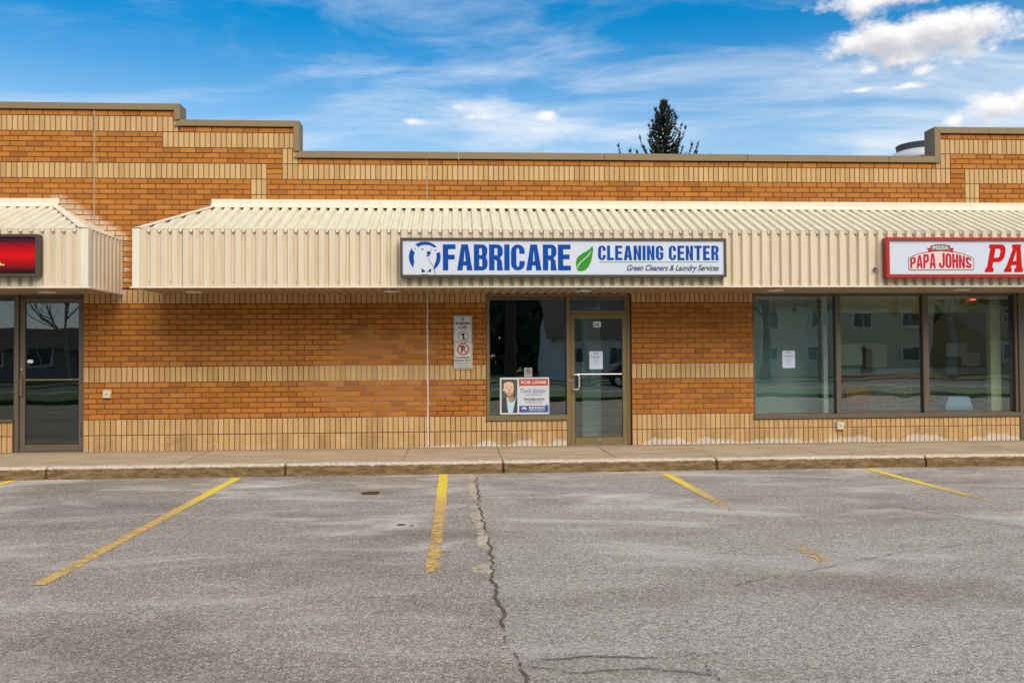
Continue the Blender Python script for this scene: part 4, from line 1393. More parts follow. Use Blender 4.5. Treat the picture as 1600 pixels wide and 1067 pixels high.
def glyph(ch, wd=0.46, s=0.155, hs=0.17):
    """condensed heavy capital, cap height 1; s stem, hs bar"""
    w_ = wd
    if ch == 'I':
        return [[(0, 0), (s, 0), (s, 1), (0, 1)]], s
    if ch == 'F':
        return [[(0, 0), (s, 0), (s, .42), (w_ * .86, .42), (w_ * .86, .42 + hs), (s, .42 + hs), (s, 1 - hs), (w_ * .92, 1 - hs), (w_ * .92, 1), (0, 1)]], w_ * .92
    if ch == 'E':
        return [[(0, 0), (w_ * .95, 0), (w_ * .95, hs), (s, hs), (s, .43), (w_ * .86, .43), (w_ * .86, .43 + hs), (s, .43 + hs), (s, 1 - hs), (w_ * .93, 1 - hs), (w_ * .93, 1), (0, 1)]], w_ * .95
    if ch == 'L':
        return [[(0, 0), (w_ * .88, 0), (w_ * .88, hs), (s, hs), (s, 1), (0, 1)]], w_ * .88
    if ch == 'T':
        return [[(w_ / 2 - s / 2, 0), (w_ / 2 + s / 2, 0), (w_ / 2 + s / 2, 1 - hs), (w_, 1 - hs), (w_, 1), (0, 1), (0, 1 - hs), (w_ / 2 - s / 2, 1 - hs)]], w_
    if ch == 'H':
        return [[(0, 0), (s, 0), (s, .42), (w_ - s, .42), (w_ - s, 0), (w_, 0), (w_, 1), (w_ - s, 1), (w_ - s, .42 + hs), (s, .42 + hs), (s, 1), (0, 1)]], w_
    if ch == 'N':
        k = s * .95
        return [[(0, 0), (k, 0), (k, .58), (w_ - k, 0), (w_, 0), (w_, 1), (w_ - k, 1), (w_ - k, .42), (k, 1), (0, 1)]], w_
    if ch == 'A':
        aw_ = w_ * 1.12
        t = s * 1.02
        return [[(0, 0), (t, 0), (t + .022, .19), (aw_ - t - .022, .19), (aw_ - t, 0), (aw_, 0), (aw_ / 2 + s * .62, 1), (aw_ / 2 - s * .62, 1)],
                [(t + .045, .19 + hs * .85), (aw_ / 2, .80), (aw_ - t - .045, .19 + hs * .85)]], aw_
    if ch in 'BPR':
        r = w_ * .40
        if ch == 'P':
            return [[(0, 0), (s, 0), (s, .38), (w_ - r, .38)] + arc(w_ - r, .38 + .22, r, .22, -90, 0, 6) + arc(w_ - r, 1 - .22, r, .22, 0, 90, 6) + [(0, 1)],
                    [(s, .38 + hs * .9), (w_ - r - .02, .38 + hs * .9)] + arc(w_ - r - .02, .60, r - s + .02, .06, -90, 0, 4) + arc(w_ - r - .02, .80, r - s + .02, .06, 0, 90, 4) + [(s, 1 - hs * .85)]], w_
        if ch == 'R':
            return [[(0, 0), (s, 0), (s, .42), (w_ * .40, .42), (w_ * .58, .36), (w_ - s * 1.12, 0), (w_ + .01, 0), (w_ * .97, .10), (w_ * .93, .36), (w_ * .80, .47)]
                    + arc(w_ - r, .47 + .22, r, .22, -60, 0, 5) + arc(w_ - r, 1 - .22, r, .22, 0, 90, 6) + [(0, 1)],
                    [(s, .42 + hs * .85), (w_ - r - .02, .42 + hs * .85)] + arc(w_ - r - .02, .63, r - s + .02, .06, -90, 0, 4) + arc(w_ - r - .02, .80, r - s + .02, .06, 0, 90, 4) + [(s, 1 - hs * .85)]], w_
        return [[(0, 0), (w_ - r, 0)] + arc(w_ - r, .24, r, .24, -90, 0, 6) + [(w_, .36), (w_ * .88, .52), (w_ * .97, .66)] + arc(w_ - r, 1 - .22, r * .97, .22, 0, 90, 6) + [(0, 1)],
                [(s, hs * .85), (w_ - r - .02, hs * .85)] + arc(w_ - r - .02, .22, r - s + .02, .075, -90, 0, 4) + arc(w_ - r - .02, .36, r - s + .02, .075, 0, 90, 4) + [(s, .435)],
                [(s, .585), (w_ - r - .02, .585)] + arc(w_ - r - .02, .65, r - s + .01, .065, -90, 0, 4) + arc(w_ - r - .02, .79, r - s + .01, .065, 0, 90, 4) + [(s, 1 - hs * .85)]], w_
    ro, ri = w_ / 2, w_ / 2 - s
    ry, riy = .27, .27 - hs * .72
    if ch == 'O':
        return [arc(ro, ry, ro, ry, 180, 360, 12) + arc(ro, 1 - ry, ro, ry, 0, 180, 12),
                arc(ro, ry, ri, riy, 180, 360, 10) + arc(ro, 1 - ry, ri, riy, 0, 180, 10)], w_
    if ch in 'CG':
        lo_ = .36
        tail = [(w_, .62)] if ch == 'C' else [(w_, .62)]
        p = [(w_, .64)] + arc(ro, 1 - ry, ro, ry, 0, 180, 12) + arc(ro, ry, ro, ry, 180, 360, 12)
        if ch == 'C':
            p += [(w_, lo_), (w_ - s, lo_)] + arc(ro, ry, ri, riy, 360, 180, 10)[0:] + arc(ro, 1 - ry, ri, riy, 180, 0, 10) + [(w_ - s, .64)]
        else:
            p += [(w_, .54), (ro - .01, .54), (ro - .01, .54 - hs * .8), (w_ - s, .54 - hs * .8)] + arc(ro, ry, ri, riy, 360, 180, 10) + arc(ro, 1 - ry, ri, riy, 180, 0, 10) + [(w_ - s, .64)]
        return [p], w_
    if ch == 'J':
        return [[(w_, 1), (w_ - s, 1), (w_ - s, .27)] + arc(ro, ry, ri, riy, 0, -180, 10) + [(s, .36), (0, .36)] + arc(ro, ry, ro, ry, 180, 360, 12)], w_
    if ch == 'S':
        pts = arc(ro, .74, ro - s / 2, .26 - hs / 2, 5, 200, 12) + arc(ro, .5, (ro - s / 2) * .7, .06, 215, 220, 1) + arc(ro, .26, ro - s / 2, .26 - hs / 2, 20, -185, 12)
        left, right = [], []
        for i, q in enumerate(pts):
            a = Vector(pts[max(0, i - 1)])
            b_ = Vector(pts[min(len(pts) - 1, i + 1)])
            d = (b_ - a).normalized()
            nn = Vector((-d.y, d.x)) * (s * .5)
            left.append((q[0] + nn.x, q[1] + nn.y))
            right.append((q[0] - nn.x, q[1] - nn.y))
        return [left + right[::-1]], w_
    if ch == "'":
        return [[(0, .72), (s * .6, .72), (s * .8, 1), (0, 1)]], s * .8
    return [], 0.2


def word(body, x0, x1, z0, h, y, mat, parent, name='lettering', gap=0.055, spc=0.16, fx=lambda p: p, wd=0.46, s=0.155, hs=0.17, big_first=1.0):
    lay, x = [], 0.0
    for ch in body:
        if ch == ' ':
            x += spc
            continue
        lp, adv = glyph(ch, wd, s, hs)
        lay.append((lp, x))
        x += adv + gap
    tot = x - gap
    k = (x1 - x0) / tot
    loops = []
    for lp, ox in lay:
        loops += [[(x0 + (px_ + ox) * k, z0 + pz_ * h) for px_, pz_ in q] for q in lp]
    return flat(loops, name, y, mat, parent, fx)


def sign_box(name, label, cat, x0, x1, z0, z1, y0, y1, fw, fmat, face_mat, lip=0.018):
    t = thing(name, label, cat, ((x0 + x1) / 2, y1, z0))
    MB().box(x0 + .002, x1 - .002, y0 + lip + .012, y1, z0 + .002, z1 - .002).build('cabinet', fmat, t)
    MB().prism([(x0, z1), (x0, z1 - .0), (x0 + fw, z1 - fw), (x1 - fw, z1 - fw), (x1, z1)][0:1] + [(x0 + fw, z1 - fw), (x1 - fw, z1 - fw), (x1, z1)], y0, y0 + lip + .012).build('frame', fmat, t)
    MB().prism([(x0, z0), (x1, z0), (x1 - fw, z0 + fw), (x0 + fw, z0 + fw)], y0, y0 + lip + .012).build('frame', fmat, t)
    MB().prism([(x0, z0), (x0 + fw, z0 + fw), (x0 + fw, z1 - fw), (x0, z1)], y0, y0 + lip + .012).build('frame', fmat, t)
    MB().prism([(x1, z0), (x1, z1), (x1 - fw, z1 - fw), (x1 - fw, z0 + fw)], y0, y0 + lip + .012).build('frame', fmat, t)
    MB().box(x0 + fw - .004, x1 - fw + .004, y0 + lip, y0 + lip + .006, z0 + fw - .004, z1 - fw + .004).build('face_panel', face_mat, t)
    return t, y0 + lip - 0.0012


# --- cleaner's sign
SX0, SX1, SZ0, SZ1 = -0.815, 4.032, 2.622, 3.200
ts, fy = sign_box('cleaner_sign', 'long white sign with blue FABRICARE lettering and a polar bear logo', 'sign', SX0, SX1, SZ0, SZ1, -1.435, -1.302, 0.036, M['sign_frame'], M['sign_white'])


def cz(ypx):      # sign heights are measured down from its top edge
    return SZ1 - (ypx - 372.0) * (SZ1 - SZ0) / (433.2 - 372.0)


def cx_(xpx):
    return SX0 + (xpx - 625) * (SX1 - SX0) / 510.0


def c1(p):        # outline points taken on a 6.154x grid starting at the sign's left end
    return (cx_(620 + p[0] / 6.154), cz(360.4 + p[1] / 6.154))


word('FABRICARE', cx_(690.3), cx_(889), cz(422.6), cz(382) - cz(422.6), fy, M['blue'], ts, gap=0.05, wd=0.485, s=0.19, hs=0.185)
# CLEANING CENTER, first letters a touch taller
word('CLEANING', cx_(931.8), cx_(1035), cz(406.6), cz(383.5) - cz(406.6), fy, M['blue'], ts, gap=0.075, wd=0.43, s=0.172, hs=0.17)
word('CENTER', cx_(1043.5), cx_(1123), cz(406.6), cz(383.5) - cz(406.6), fy, M['blue'], ts, gap=0.075, wd=0.43, s=0.172, hs=0.17)
flat([[(cx_(933.5), cz(410.0)), (cx_(1123), cz(410.0)), (cx_(1123), cz(409.0)), (cx_(933.5), cz(409.0))]], 'green_rule', fy, M['green'], ts)
text('Green Cleaners & Laundry Services', 'lettering', cx_(977), cz(423.0), cz(414.0) - cz(423.0), fy, M['navy'], ts, width=cx_(1123.5) - cx_(977), bold=0.022, shear=0.42)
# leaf
leaf = [(262, 140), (266, 180), (260, 225), (247, 285), (225, 335), (197, 368), (170, 381), (140, 384), (112, 374), (106, 345), (102, 300), (108, 268), (128, 240), (165, 213), (205, 192), (235, 170)]
vein = [(250, 182), (238, 215), (215, 245), (180, 275), (150, 300), (130, 325), (117, 360), (112, 358), (122, 322), (144, 294), (176, 268), (209, 239), (232, 210)]
lf = lambda p: (cx_(880 + p[0] / 6.038), cz(360.4 + p[1] / 6.038))
flat([leaf], 'leaf', fy, M['green'], ts, lf)
flat([vein], 'leaf_vein', fy - .0014, M['sign_white'], ts, lf)
# polar bear in a blue ring
flat([arc(262, 255, 150, 148, 0, 360, 48)[:-1]], 'ring', fy, M['blue'], ts, c1)
bear = [(152, 365), (163, 300), (157, 255), (168, 208), (150, 196), (141, 172), (150, 148), (172, 140), (192, 150), (200, 162), (225, 146), (262, 139), (305, 143), (340, 158), (352, 168),
        (368, 158), (392, 163), (405, 182), (400, 206), (384, 216), (372, 214), (373, 250), (366, 296), (352, 330), (345, 378), (365, 436), (185, 436), (160, 405)]
flat([bear], 'bear_head', fy - .0014, M['sign_white'], ts, c1)
flat([[(283, 205), (298, 198), (316, 203), (320, 218), (312, 234), (299, 240), (286, 232), (280, 218)]], 'bear_nose', fy - .0028, M['blue'], ts, c1)
flat([[(228, 178), (242, 174), (252, 180), (242, 188)], [(315, 186), (326, 182), (334, 187), (325, 193)], [(165, 166), (178, 172), (180, 184), (170, 178)], [(356, 192), (370, 182), (368, 196), (360, 200)]], 'bear_eyes', fy - .0028, M['navy'], ts, c1)
flat([[(270, 243), (292, 238), (294, 238), (318, 252), (314, 254), (296, 247), (282, 251)]], 'bear_mouth', fy - .0028, M['navy'], ts, c1)
flat([[(230, 360), (272, 396), (232, 404)], [(322, 362), (284, 396), (320, 398)]], 'bow_tie', fy - .0028, M['navy'], ts, c1)
flat([[(285, 262), (289, 262), (345, 345), (368, 436), (364, 436), (341, 348)], [(182, 433), (230, 420), (275, 417), (345, 433), (340, 436), (275, 421), (230, 424), (190, 436)]], 'bear_line', fy - .0028, M['mid_print'], ts, c1)

# --- pizza sign (runs on past the right of the frame)
PX0, PX1, PZ0, PZ1 = 6.490, 11.6, 2.612, 3.222
tp, fy = sign_box('pizza_sign', 'white sign with red frame and red slanted pizza shop lettering', 'sign', PX0, PX1, PZ0, PZ1, -1.440, -1.302, 0.050, M['red_frame'], M['sign_white'], 0.024)


def pxx(p):
    return PX0 + (p - 1384.3) * 0.009975


def pzz(p):
    return PZ1 - (p - 370.6) * (PZ1 - PZ0) / (434.4 - 370.6)


def c3(p):
    return (pxx(1380 + p[0] / 7.273), pzz(360.0 + p[1] / 7.273))


shell = [(300, 458), (285, 445), (283, 320), (300, 302), (400, 262), (520, 236), (660, 226), (800, 236), (920, 262), (1018, 302), (1036, 322), (1036, 445), (1020, 458)]
inner = [(305, 446), (294, 438), (293, 325), (308, 311), (405, 272), (522, 246), (660, 237), (798, 246), (915, 272), (1010, 311), (1026, 327), (1026, 438), (1014, 446)]
flat([shell], 'badge_rim', fy, M['grey_print'], tp, c3)
flat([inner], 'badge_field', fy - .0013, M['cream_print'], tp, c3)


def bulge(p):
    x, z = p           # z 0..1 in the letter, x in badge pixels
    t = (x - 660) / 355.0
    top = 255 + 62 * t * t
    return c3((x, 432 - z * (432 - top)))


for body, xa_, xb_ in (('PAPA', 306, 600), ('JOHNS', 634, 1010)):
    lay, x = [], 0.0
    for ch in body:
        lp, adv = glyph(ch, 0.50, 0.19, 0.19)
        lay.append((lp, x))
        x += adv + 0.05
    k = (xb_ - xa_) / (x - 0.05)
    lp2 = [[(xa_ + (a + ox) * k, b_) for a, b_ in q] for lp, ox in lay for q in lp]
    flat(lp2, 'badge_lettering', fy - .0026, M['crimson'], tp, bulge)
rib = [(497, 198), (540, 198), (545, 168), (600, 158), (655, 155), (715, 158), (768, 168), (772, 198), (812, 198), (798, 222), (804, 252), (735, 236), (655, 228), (575, 236), (512, 252), (518, 222)]
flat([rib], 'ribbon', fy - .0039, M['crimson'], tp, c3)
flat([[(548, 176), (600, 167), (655, 164), (715, 167), (765, 176), (768, 222), (715, 214), (655, 210), (600, 214), (546, 222)]], 'ribbon_panel', fy - .0050, M['grey_print'], tp, c3)
text('PIZZA', 'lettering', c3((655, 0))[0], c3((0, 215))[1], c3((0, 178))[1] - c3((0, 215))[1], fy - .0062, simple('print_mint', (0.45, 0.72, 0.62), 0.5), tp, width=c3((742, 0))[0] - c3((568, 0))[0], bold=0.02, align='CENTER')


def slab_P():
    return [[(0, 0), (.34, 0), (.34, .13), (.27, .18), (.27, .36), (.46, .36)] + arc(.46, .60, .22, .24, -90, 0, 6) + arc(.46, .76, .22, .24, 0, 90, 6) + [(.0, 1), (.0, .87), (.06, .84), (.06, .18), (0, .13)],
            [(.27, .52), (.40, .52)] + arc(.40, .60, .08, .08, -90, 0, 4) + arc(.40, .76, .08, .08, 0, 90, 4) + [(.27, .84)]], .70


def slab_A():
    return [[(0, 0), (.30, 0), (.30, .13), (.245, .16), (.26, .25), (.44, .25), (.455, .16), (.40, .13), (.40, 0), (.74, 0), (.74, .13), (.69, .17), (.50, .87), (.50, 1), (.14, 1), (.14, .87), (.20, .87), (.05, .17), (0, .13)],
            [(.285, .40), (.35, .78), (.415, .40)]], .76


def slab_word(body, x0, z0, h, y, mat, parent, kx):
    loops, x = [], 0.0
    for ch in body:
        if ch == ' ':
            x += .3
            continue
        if ch == 'P':
            lp, adv = slab_P()
        elif ch == 'A':
            lp, adv = slab_A()
        else:
            lp, adv = glyph(ch, 0.66, 0.23, 0.18)
        for q in lp:
            loops.append([(x0 + (a + x) * kx + b_ * h * 0.20, z0 + b_ * h) for a, b_ in q])
        x += adv + .06
    flat(loops, 'lettering', y, mat, parent)


slab_word("PAPA JOHN'S", pxx(1539.3), pzz(425.8), pzz(381.3) - pzz(425.8), fy, M['red'], tp, 0.40)

# --- red sign at the left, a printed bar of red fading to black at top and bottom
mt, t = new_mat('red_gradient_print')
z_ = t.xyz(t.n('ShaderNodeNewGeometry').outputs['Position'])[2]
rp = t.n('ShaderNodeValToRGB', {'Fac': t.mapr(z_, 2.66, 3.21, 0, 1, False)})
e = rp.color_ramp.elements
e[0].position, e[0].color = 0.0, (0.012, 0.004, 0.008, 1)
e[1].position, e[1].color = 1.0, (0.030, 0.010, 0.016, 1)
for p_, c_ in ((0.10, (0.02, 0.003, 0.006)), (0.28, (0.30, 0.002, 0.004)), (0.52, (0.62, 0.003, 0.006)), (0.72, (0.34, 0.002, 0.010)), (0.88, (0.05, 0.006, 0.012))):
    q = e.new(p_)
    q.color = (*c_, 1)
finish(t, rp.outputs[0], 0.5, spec=0.15)
M['red_print'] = mt
tr_, fy = sign_box('red_sign', 'red and black sign with gold letters on the left awning', 'sign', -10.6, -5.937, 2.636, 3.240, -1.44, -1.302, 0.040, M['sign_frame'], M['red_print'])
zA, hA = 2.79, 0.32
kA = 0.50
serifA = [[(0, 0), (.30, 0), (.30, .06), (.22, .08), (.29, .30), (.62, .30), (.70, .08), (.61, .06), (.61, 0), (1.04, 0), (1.04, .06), (.95, .09), (.58, 1), (.42, 1), (.09, .09), (0, .06)],
          [(.32, .38), (.45, .78), (.585, .38)]]
xA = -6.925
flat([[(xA + a * kA + .012, zA + b_ * hA - .012) for a, b_ in q] for q in serifA], 'letter_shadow', fy, M['black'], tr_)
flat([[(xA + a * kA, zA + b_ * hA) for a, b_ in q] for q in serifA], 'lettering', fy - .0014, simple('print_gold', (0.62, 0.40, 0.13), 0.4), tr_)

# --- two metal plates on the wall
def plate(name, label, x0, x1, z0, z1, y, col):
    t = thing(name, label, 'sign', ((x0 + x1) / 2, y, z0))
    r = 0.018
    poly = arc(x0 + r, z0 + r, r, r, 180, 270, 4) + arc(x1 - r, z0 + r, r, r, 270, 360, 4) + arc(x1 - r, z1 - r, r, r, 0, 90, 4) + arc(x0 + r, z1 - r, r, r, 90, 180, 4)
    MB().prism(poly, y, y + 0.004).build('plate', col, t)
    e_ = 0.012
    outer = [(x0 + e_, z0 + e_), (x1 - e_, z0 + e_), (x1 - e_, z1 - e_), (x0 + e_, z1 - e_)]
    e2 = 0.0155
    inn = [(x0 + e2, z0 + e2), (x1 - e2, z0 + e2), (x1 - e2, z1 - e2), (x0 + e2, z1 - e2)]
    flat([outer, inn], 'border', y - .001, M['mid_print'], t)
    return t


PLATE = simple('plate_white', (0.58, 0.58, 0.57), 0.4, 0, 0.08)
PLATE2 = simple('plate_cream', (0.60, 0.585, 0.52), 0.4, 0, 0.08)
xm = 0.103
t1 = plate('skateboard_sign', 'upper white plate forbidding skateboarding, left of the 1A window', -0.046, 0.252, 1.700, 2.128, -0.022, PLATE)
MB().tube([(xm, -0.024, 2.10), (xm, -0.030, 2.10)], 0.008, 8).build('screw', M['mid_print'], t1)
for s_, z_, wd_ in (('NO', 2.045, 0.045), ('SKATEBOARDING', 1.982, 0.235), ('ALLOWED', 1.915, 0.135)):
    text(s_, 'lettering', xm, z_, 0.042, -0.0232, M['black'], t1, width=wd_, bold=0.022, align='CENTER')


def ring(cx, cz2, ro, ri, n=36):
    return [arc(cx, cz2, ro, ro, 0, 360, n)[:-1], arc(cx, cz2, ri, ri, 0, 360, n)[:-1]]


def slash(cx, cz2, r, w_):
    a = math.radians(-45)
    dx_, dz_ = math.cos(a), math.sin(a)
    return [[(cx - dx_ * r - dz_ * w_, cz2 - dz_ * r + dx_ * w_), (cx - dx_ * r + dz_ * w_, cz2 - dz_ * r - dx_ * w_), (cx + dx_ * r + dz_ * w_, cz2 + dz_ * r - dx_ * w_), (cx + dx_ * r - dz_ * w_, cz2 + dz_ * r + dx_ * w_)]]


ck = (xm + .006, 1.792)
flat(ring(*ck, 0.084, 0.074), 'red_ring', -0.0234, simple('dull_red', (0.33, 0.05, 0.05), 0.5), t1)
fig = [[(-.035, .045), (-.012, .040), (-.002, .055), (.014, .055), (.018, .040), (.030, .046), (.028, .032), (.010, .020), (.008, -.006), (.022, -.020), (.018, -.045), (.030, -.048), (.030, -.056),
        (-.026, -.048), (-.026, -.040), (-.006, -.042), (-.004, -.024), (-.020, -.008), (-.016, .018), (-.034, .034)]]
flat([[(ck[0] + a, ck[1] + b_) for a, b_ in q] for q in fig], 'skater', -0.0232, M['black'], t1)
flat(slash(*ck, 0.076, 0.0042), 'red_bar', -0.0246, simple('dull_red_bar', (0.33, 0.05, 0.05), 0.5), t1)
t2 = plate('parking_sign', 'lower cream plate with a crossed-out P for authorized parking only', -0.042, 0.256, 1.262, 1.695, -0.0275, PLATE2)
MB().tube([(xm, -0.030, 1.676), (xm, -0.036, 1.676)], 0.009, 8).build('screw', M['mid_print'], t2)
ck = (xm + .004, 1.583)
text('P', 'lettering', ck[0] - .002, ck[1] - .052, 0.105, -0.0288, M['black'], t2, width=0.062, bold=0.04, align='CENTER')
RR = simple('plate_red', (0.46, 0.022, 0.028), 0.45)
flat(ring(*ck, 0.098, 0.078), 'red_ring', -0.0292, RR, t2)
flat(slash(*ck, 0.086, 0.009), 'red_bar', -0.0304, RR, t2)
text('AUTHORIZED', 'lettering', xm, 1.432, 0.032, -0.0288, M['black'], t2, width=0.215, bold=0.02, align='CENTER')
text('PARKING ONLY', 'lettering', xm, 1.384, 0.032, -0.0288, M['black'], t2, width=0.255, bold=0.02, align='CENTER')
flat([[(-.036, 1.366), (.250, 1.366), (.250, 1.362), (-.036, 1.362)]], 'rule', -0.0288, M['mid_print'], t2)
for k_, s_ in enumerate(('VEHICLES WILL BE', 'TAGGED AND/OR TOWED', 'AT OWNERS EXPENSE')):
    text(s_, 'lettering', xm, 1.338 - k_ * 0.030, 0.016, -0.0288, M['mid_print'], t2, width=(0.20, 0.25, 0.22)[k_], align='CENTER')

# --- for-lease board standing in the window
LX0, LX1, LZ0, LZ1 = 0.703, 1.512, 0.515, 1.118
ly = 0.060
tl = thing('lease_sign', 'white FOR LEASE board with a portrait, standing against the 1A window', 'sign', ((LX0 + LX1) / 2, ly, LZ0))
MB().box(LX0, LX1, ly, ly + 0.008, LZ0, LZ1).build('board', simple('board_white', (0.62, 0.65, 0.70), 0.5), tl)


def lp_(p):   # outline points on a 14.23x grid
    return (LX0 + (p[0] - 100) / (1208 - 100) * (LX1 - LX0), LZ1 - (p[1] - 140) / (972 - 140) * (LZ1 - LZ0))


def lquad(x0, x1, y0, y1):
    return [[(x0, y1), (x1, y1), (x1, y0), (x0, y0)]]


BL = simple('board_blue', (0.045, 0.085, 0.30), 0.5)
OR = simple('board_red', (0.56, 0.065, 0.022), 0.5)
flat(lquad(530, 1182, 178, 328), 'red_band', ly - .001, OR, tl, lp_)
flat(lquad(530, 1190, 780, 930), 'blue_band', ly - .001, BL, tl, lp_)
def lt(s_, xc, yb, yt, wpx, mat, bold=0.0, shear=0.0, dy=.0022):
    text(s_, 'lettering', lp_((xc, 0))[0], lp_((0, yb))[1], lp_((0, yt))[1] - lp_((0, yb))[1], ly - dy, mat, tl, width=wpx / (1208 - 100) * (LX1 - LX0), bold=bold, shear=shear, align='CENTER')


lt('FOR LEASE', 858, 282, 220, 560, M['white'], 0.03)
lt('Todd Sattler', 855, 490, 395, 600, M['black'], -0.006, 0.45, .001)
lt('SALES REPRESENTATIVE', 858, 545, 518, 390, M['mid_print'], 0.01, 0, .001)
lt('705.826.6545', 865, 655, 612, 470, M['black'], 0.03, 0, .001)
lt('TODD@TODDSATTLER.CA', 865, 697, 674, 420, M['mid_print'], 0, 0, .001)
lt('WWW.TODDSATTLER.CA', 865, 737, 714, 400, M['mid_print'], 0, 0, .001)
lt('RE/MAX', 932, 852, 802, 360, M['white'], 0.03)
lt('ORILLIA REALTY', 932, 896, 866, 350, M['white'], 0.01)
flat([arc(642, 850, 52, 42, 0, 360, 24)[:-1]], 'balloon', ly - .0022, M['white'], tl, lp_)
flat([arc(642, 868, 44, 20, 0, 360, 20)[:-1]], 'balloon_band', ly - .0034, BL, tl, lp_)
flat(lquad(135, 490, 185, 936), 'portrait_ground', ly - .001, simple('portrait_dark', (0.075, 0.09, 0.088), 0.6), tl, lp_)
flat([[(140, 935), (140, 690), (185, 600), (250, 560), (450, 545), (489, 590), (489, 935)]], 'jacket', ly - .0018, simple('jacket_print', (0.055, 0.045, 0.042), 0.7), tl, lp_)
flat([[(285, 935), (255, 700), (245, 590), (280, 575), (345, 715), (440, 640), (462, 545), (470, 570), (435, 700), (385, 935)]], 'shirt', ly - .0026, simple('shirt_print', (0.45, 0.66, 0.72), 0.7), tl, lp_)
SK = simple('skin_print', (0.74, 0.50, 0.34), 0.6)
flat([[(270, 560), (350, 590), (420, 560), (400, 650), (345, 715), (290, 640)]], 'neck', ly - .0034, simple('neck_print', (0.48, 0.25, 0.14), 0.6), tl, lp_)
flat([[(168, 440), (160, 380), (163, 290), (185, 225), (240, 195), (330, 192), (400, 215), (432, 290), (436, 400), (425, 470), (400, 420), (395, 300), (300, 250), (200, 300), (190, 400)]], 'hair', ly - .0040, simple('hair_print', (0.10, 0.07, 0.035), 0.7), tl, lp_)
flat([[(185, 290), (215, 250), (300, 232), (380, 248), (408, 290), (412, 400), (395, 480), (350, 540), (300, 552), (245, 510), (205, 450), (172, 440), (165, 405), (185, 395)]], 'face', ly - .0048, SK, tl, lp_)
flat([[(205, 450), (240, 500), (265, 478), (330, 472), (372, 500), (410, 420), (406, 480), (385, 550), (335, 585), (290, 582), (240, 535)]], 'beard', ly - .0056, simple('beard_print', (0.36, 0.21, 0.115), 0.7), tl, lp_)
flat([[(262, 498), (300, 508), (355, 492), (345, 520), (315, 540), (280, 528)]], 'smile', ly - .0064, simple('smile_print', (0.66, 0.52, 0.44), 0.6), tl, lp_)
flat([[(228, 368), (250, 358), (275, 366), (250, 380)], [(340, 362), (368, 352), (392, 362), (366, 374)], [(300, 425), (325, 410), (338, 440), (310, 446)]], 'eyes', ly - .0064, simple('eye_print', (0.10, 0.05, 0.03), 0.6), tl, lp_)
MB().box(1.462, 1.478, ly - .0015, ly - .0002, 0.655, 0.69).build('emblem', M['mid_print'], tl)

# --- no-smoking sticker behind the board
st_ = thing('window_sticker', 'small white prohibition sticker on the 1A window just above the lease board', 'sticker', (1.17, 0.076, 1.12))
MB().box(1.105, 1.235, 0.076, 0.0785, 1.125, 1.275).build('sheet', simple('sticker_grey', (0.40, 0.40, 0.37), 0.6), st_)
flat(ring(1.175, 1.215, 0.050, 0.040, 24), 'red_ring', 0.0755, simple('sticker_red', (0.25, 0.08, 0.06), 0.6), st_)
flat(slash(1.175, 1.215, 0.044, 0.006), 'red_bar', 0.0745, simple('sticker_red_bar', (0.25, 0.08, 0.06), 0.6), st_)
fg = [[(1.150, 1.190), (1.165, 1.190), (1.168, 1.21), (1.18, 1.21), (1.183, 1.19), (1.195, 1.19), (1.19, 1.235), (1.18, 1.245), (1.165, 1.245), (1.155, 1.235)]]
flat(fg, 'figure', 0.0752, M['mid_print'], st_)


# --- notices taped inside the glass
def notice(x0, x1, z0, z1, y, label):
    t = thing('paper_notice', label, 'notice', ((x0 + x1) / 2, y, z0), 'printed paper notices taped to the glass')
    MB().box(x0, x1, y, y + 0.001, z0, z1).build('sheet', M['paper'], t)
    wd_, hh = x1 - x0, z1 - z0
    xm_ = (x0 + x1) / 2
    a_ = arc(xm_, z1 - hh * .14, wd_ * .14, hh * .085, -40, 220, 16)
    b_ = arc(xm_, z1 - hh * .14, wd_ * .10, hh * .055, 220, -40, 16)
    flat([a_ + b_], 'logo', y - .0012, simple('notice_navy', (0.07, 0.11, 0.26), 0.6), t)
    flat([[(x0 + wd_ * .12, z1 - hh * .30), (x1 - wd_ * .12, z1 - hh * .30), (x1 - wd_ * .12, z1 - hh * .325), (x0 + wd_ * .12, z1 - hh * .325)]], 'rule', y - .0012, M['mid_print'], t)
    for k_ in range(5):
        ww = wd_ * (0.40, 0.30, 0.42, 0.26, 0.36)[k_]
        zc = z1 - hh * (0.40 + 0.075 * k_)
        lines = []
        x = xm_ - ww / 2
        while x < xm_ + ww / 2:
            l = random.uniform(.008, .018)
            lines.append([(x, zc), (x + l, zc), (x + l, zc + hh * .018), (x, zc + hh * .018)])
            x += l + .005
        flat(lines, 'print_line', y - .0012, simple('notice_ink', (0.22, 0.24, 0.30), 0.7), t)


notice(2.183, 2.404, 1.245, 1.538, 0.069, 'white paper notice on the door numbered 1A')
notice(5.432, 5.648, 1.241, 1.530, 0.078, 'white paper notice on the greenish window pane')
np_ = thing('number_plate', 'small white 1A number sticker at the top of the glass door', 'sticker', (2.315, 0.068, 1.93))
MB().prism(arc(2.27, 1.95, .018, .018, 180, 270, 4) + arc(2.36, 1.95, .018, .018, 270, 360, 4) + arc(2.36, 2.01, .018, .018, 0, 90, 4) + arc(2.27, 2.01, .018, .018, 90, 180, 4), 0.068, 0.0695).build('plate', simple('off_white', (0.74, 0.76, 0.70), 0.5), np_)
text('1A', 'lettering', 2.315, 1.950, 0.062, 0.0672, M['black'], np_, width=0.085, bold=0.01, align='CENTER')


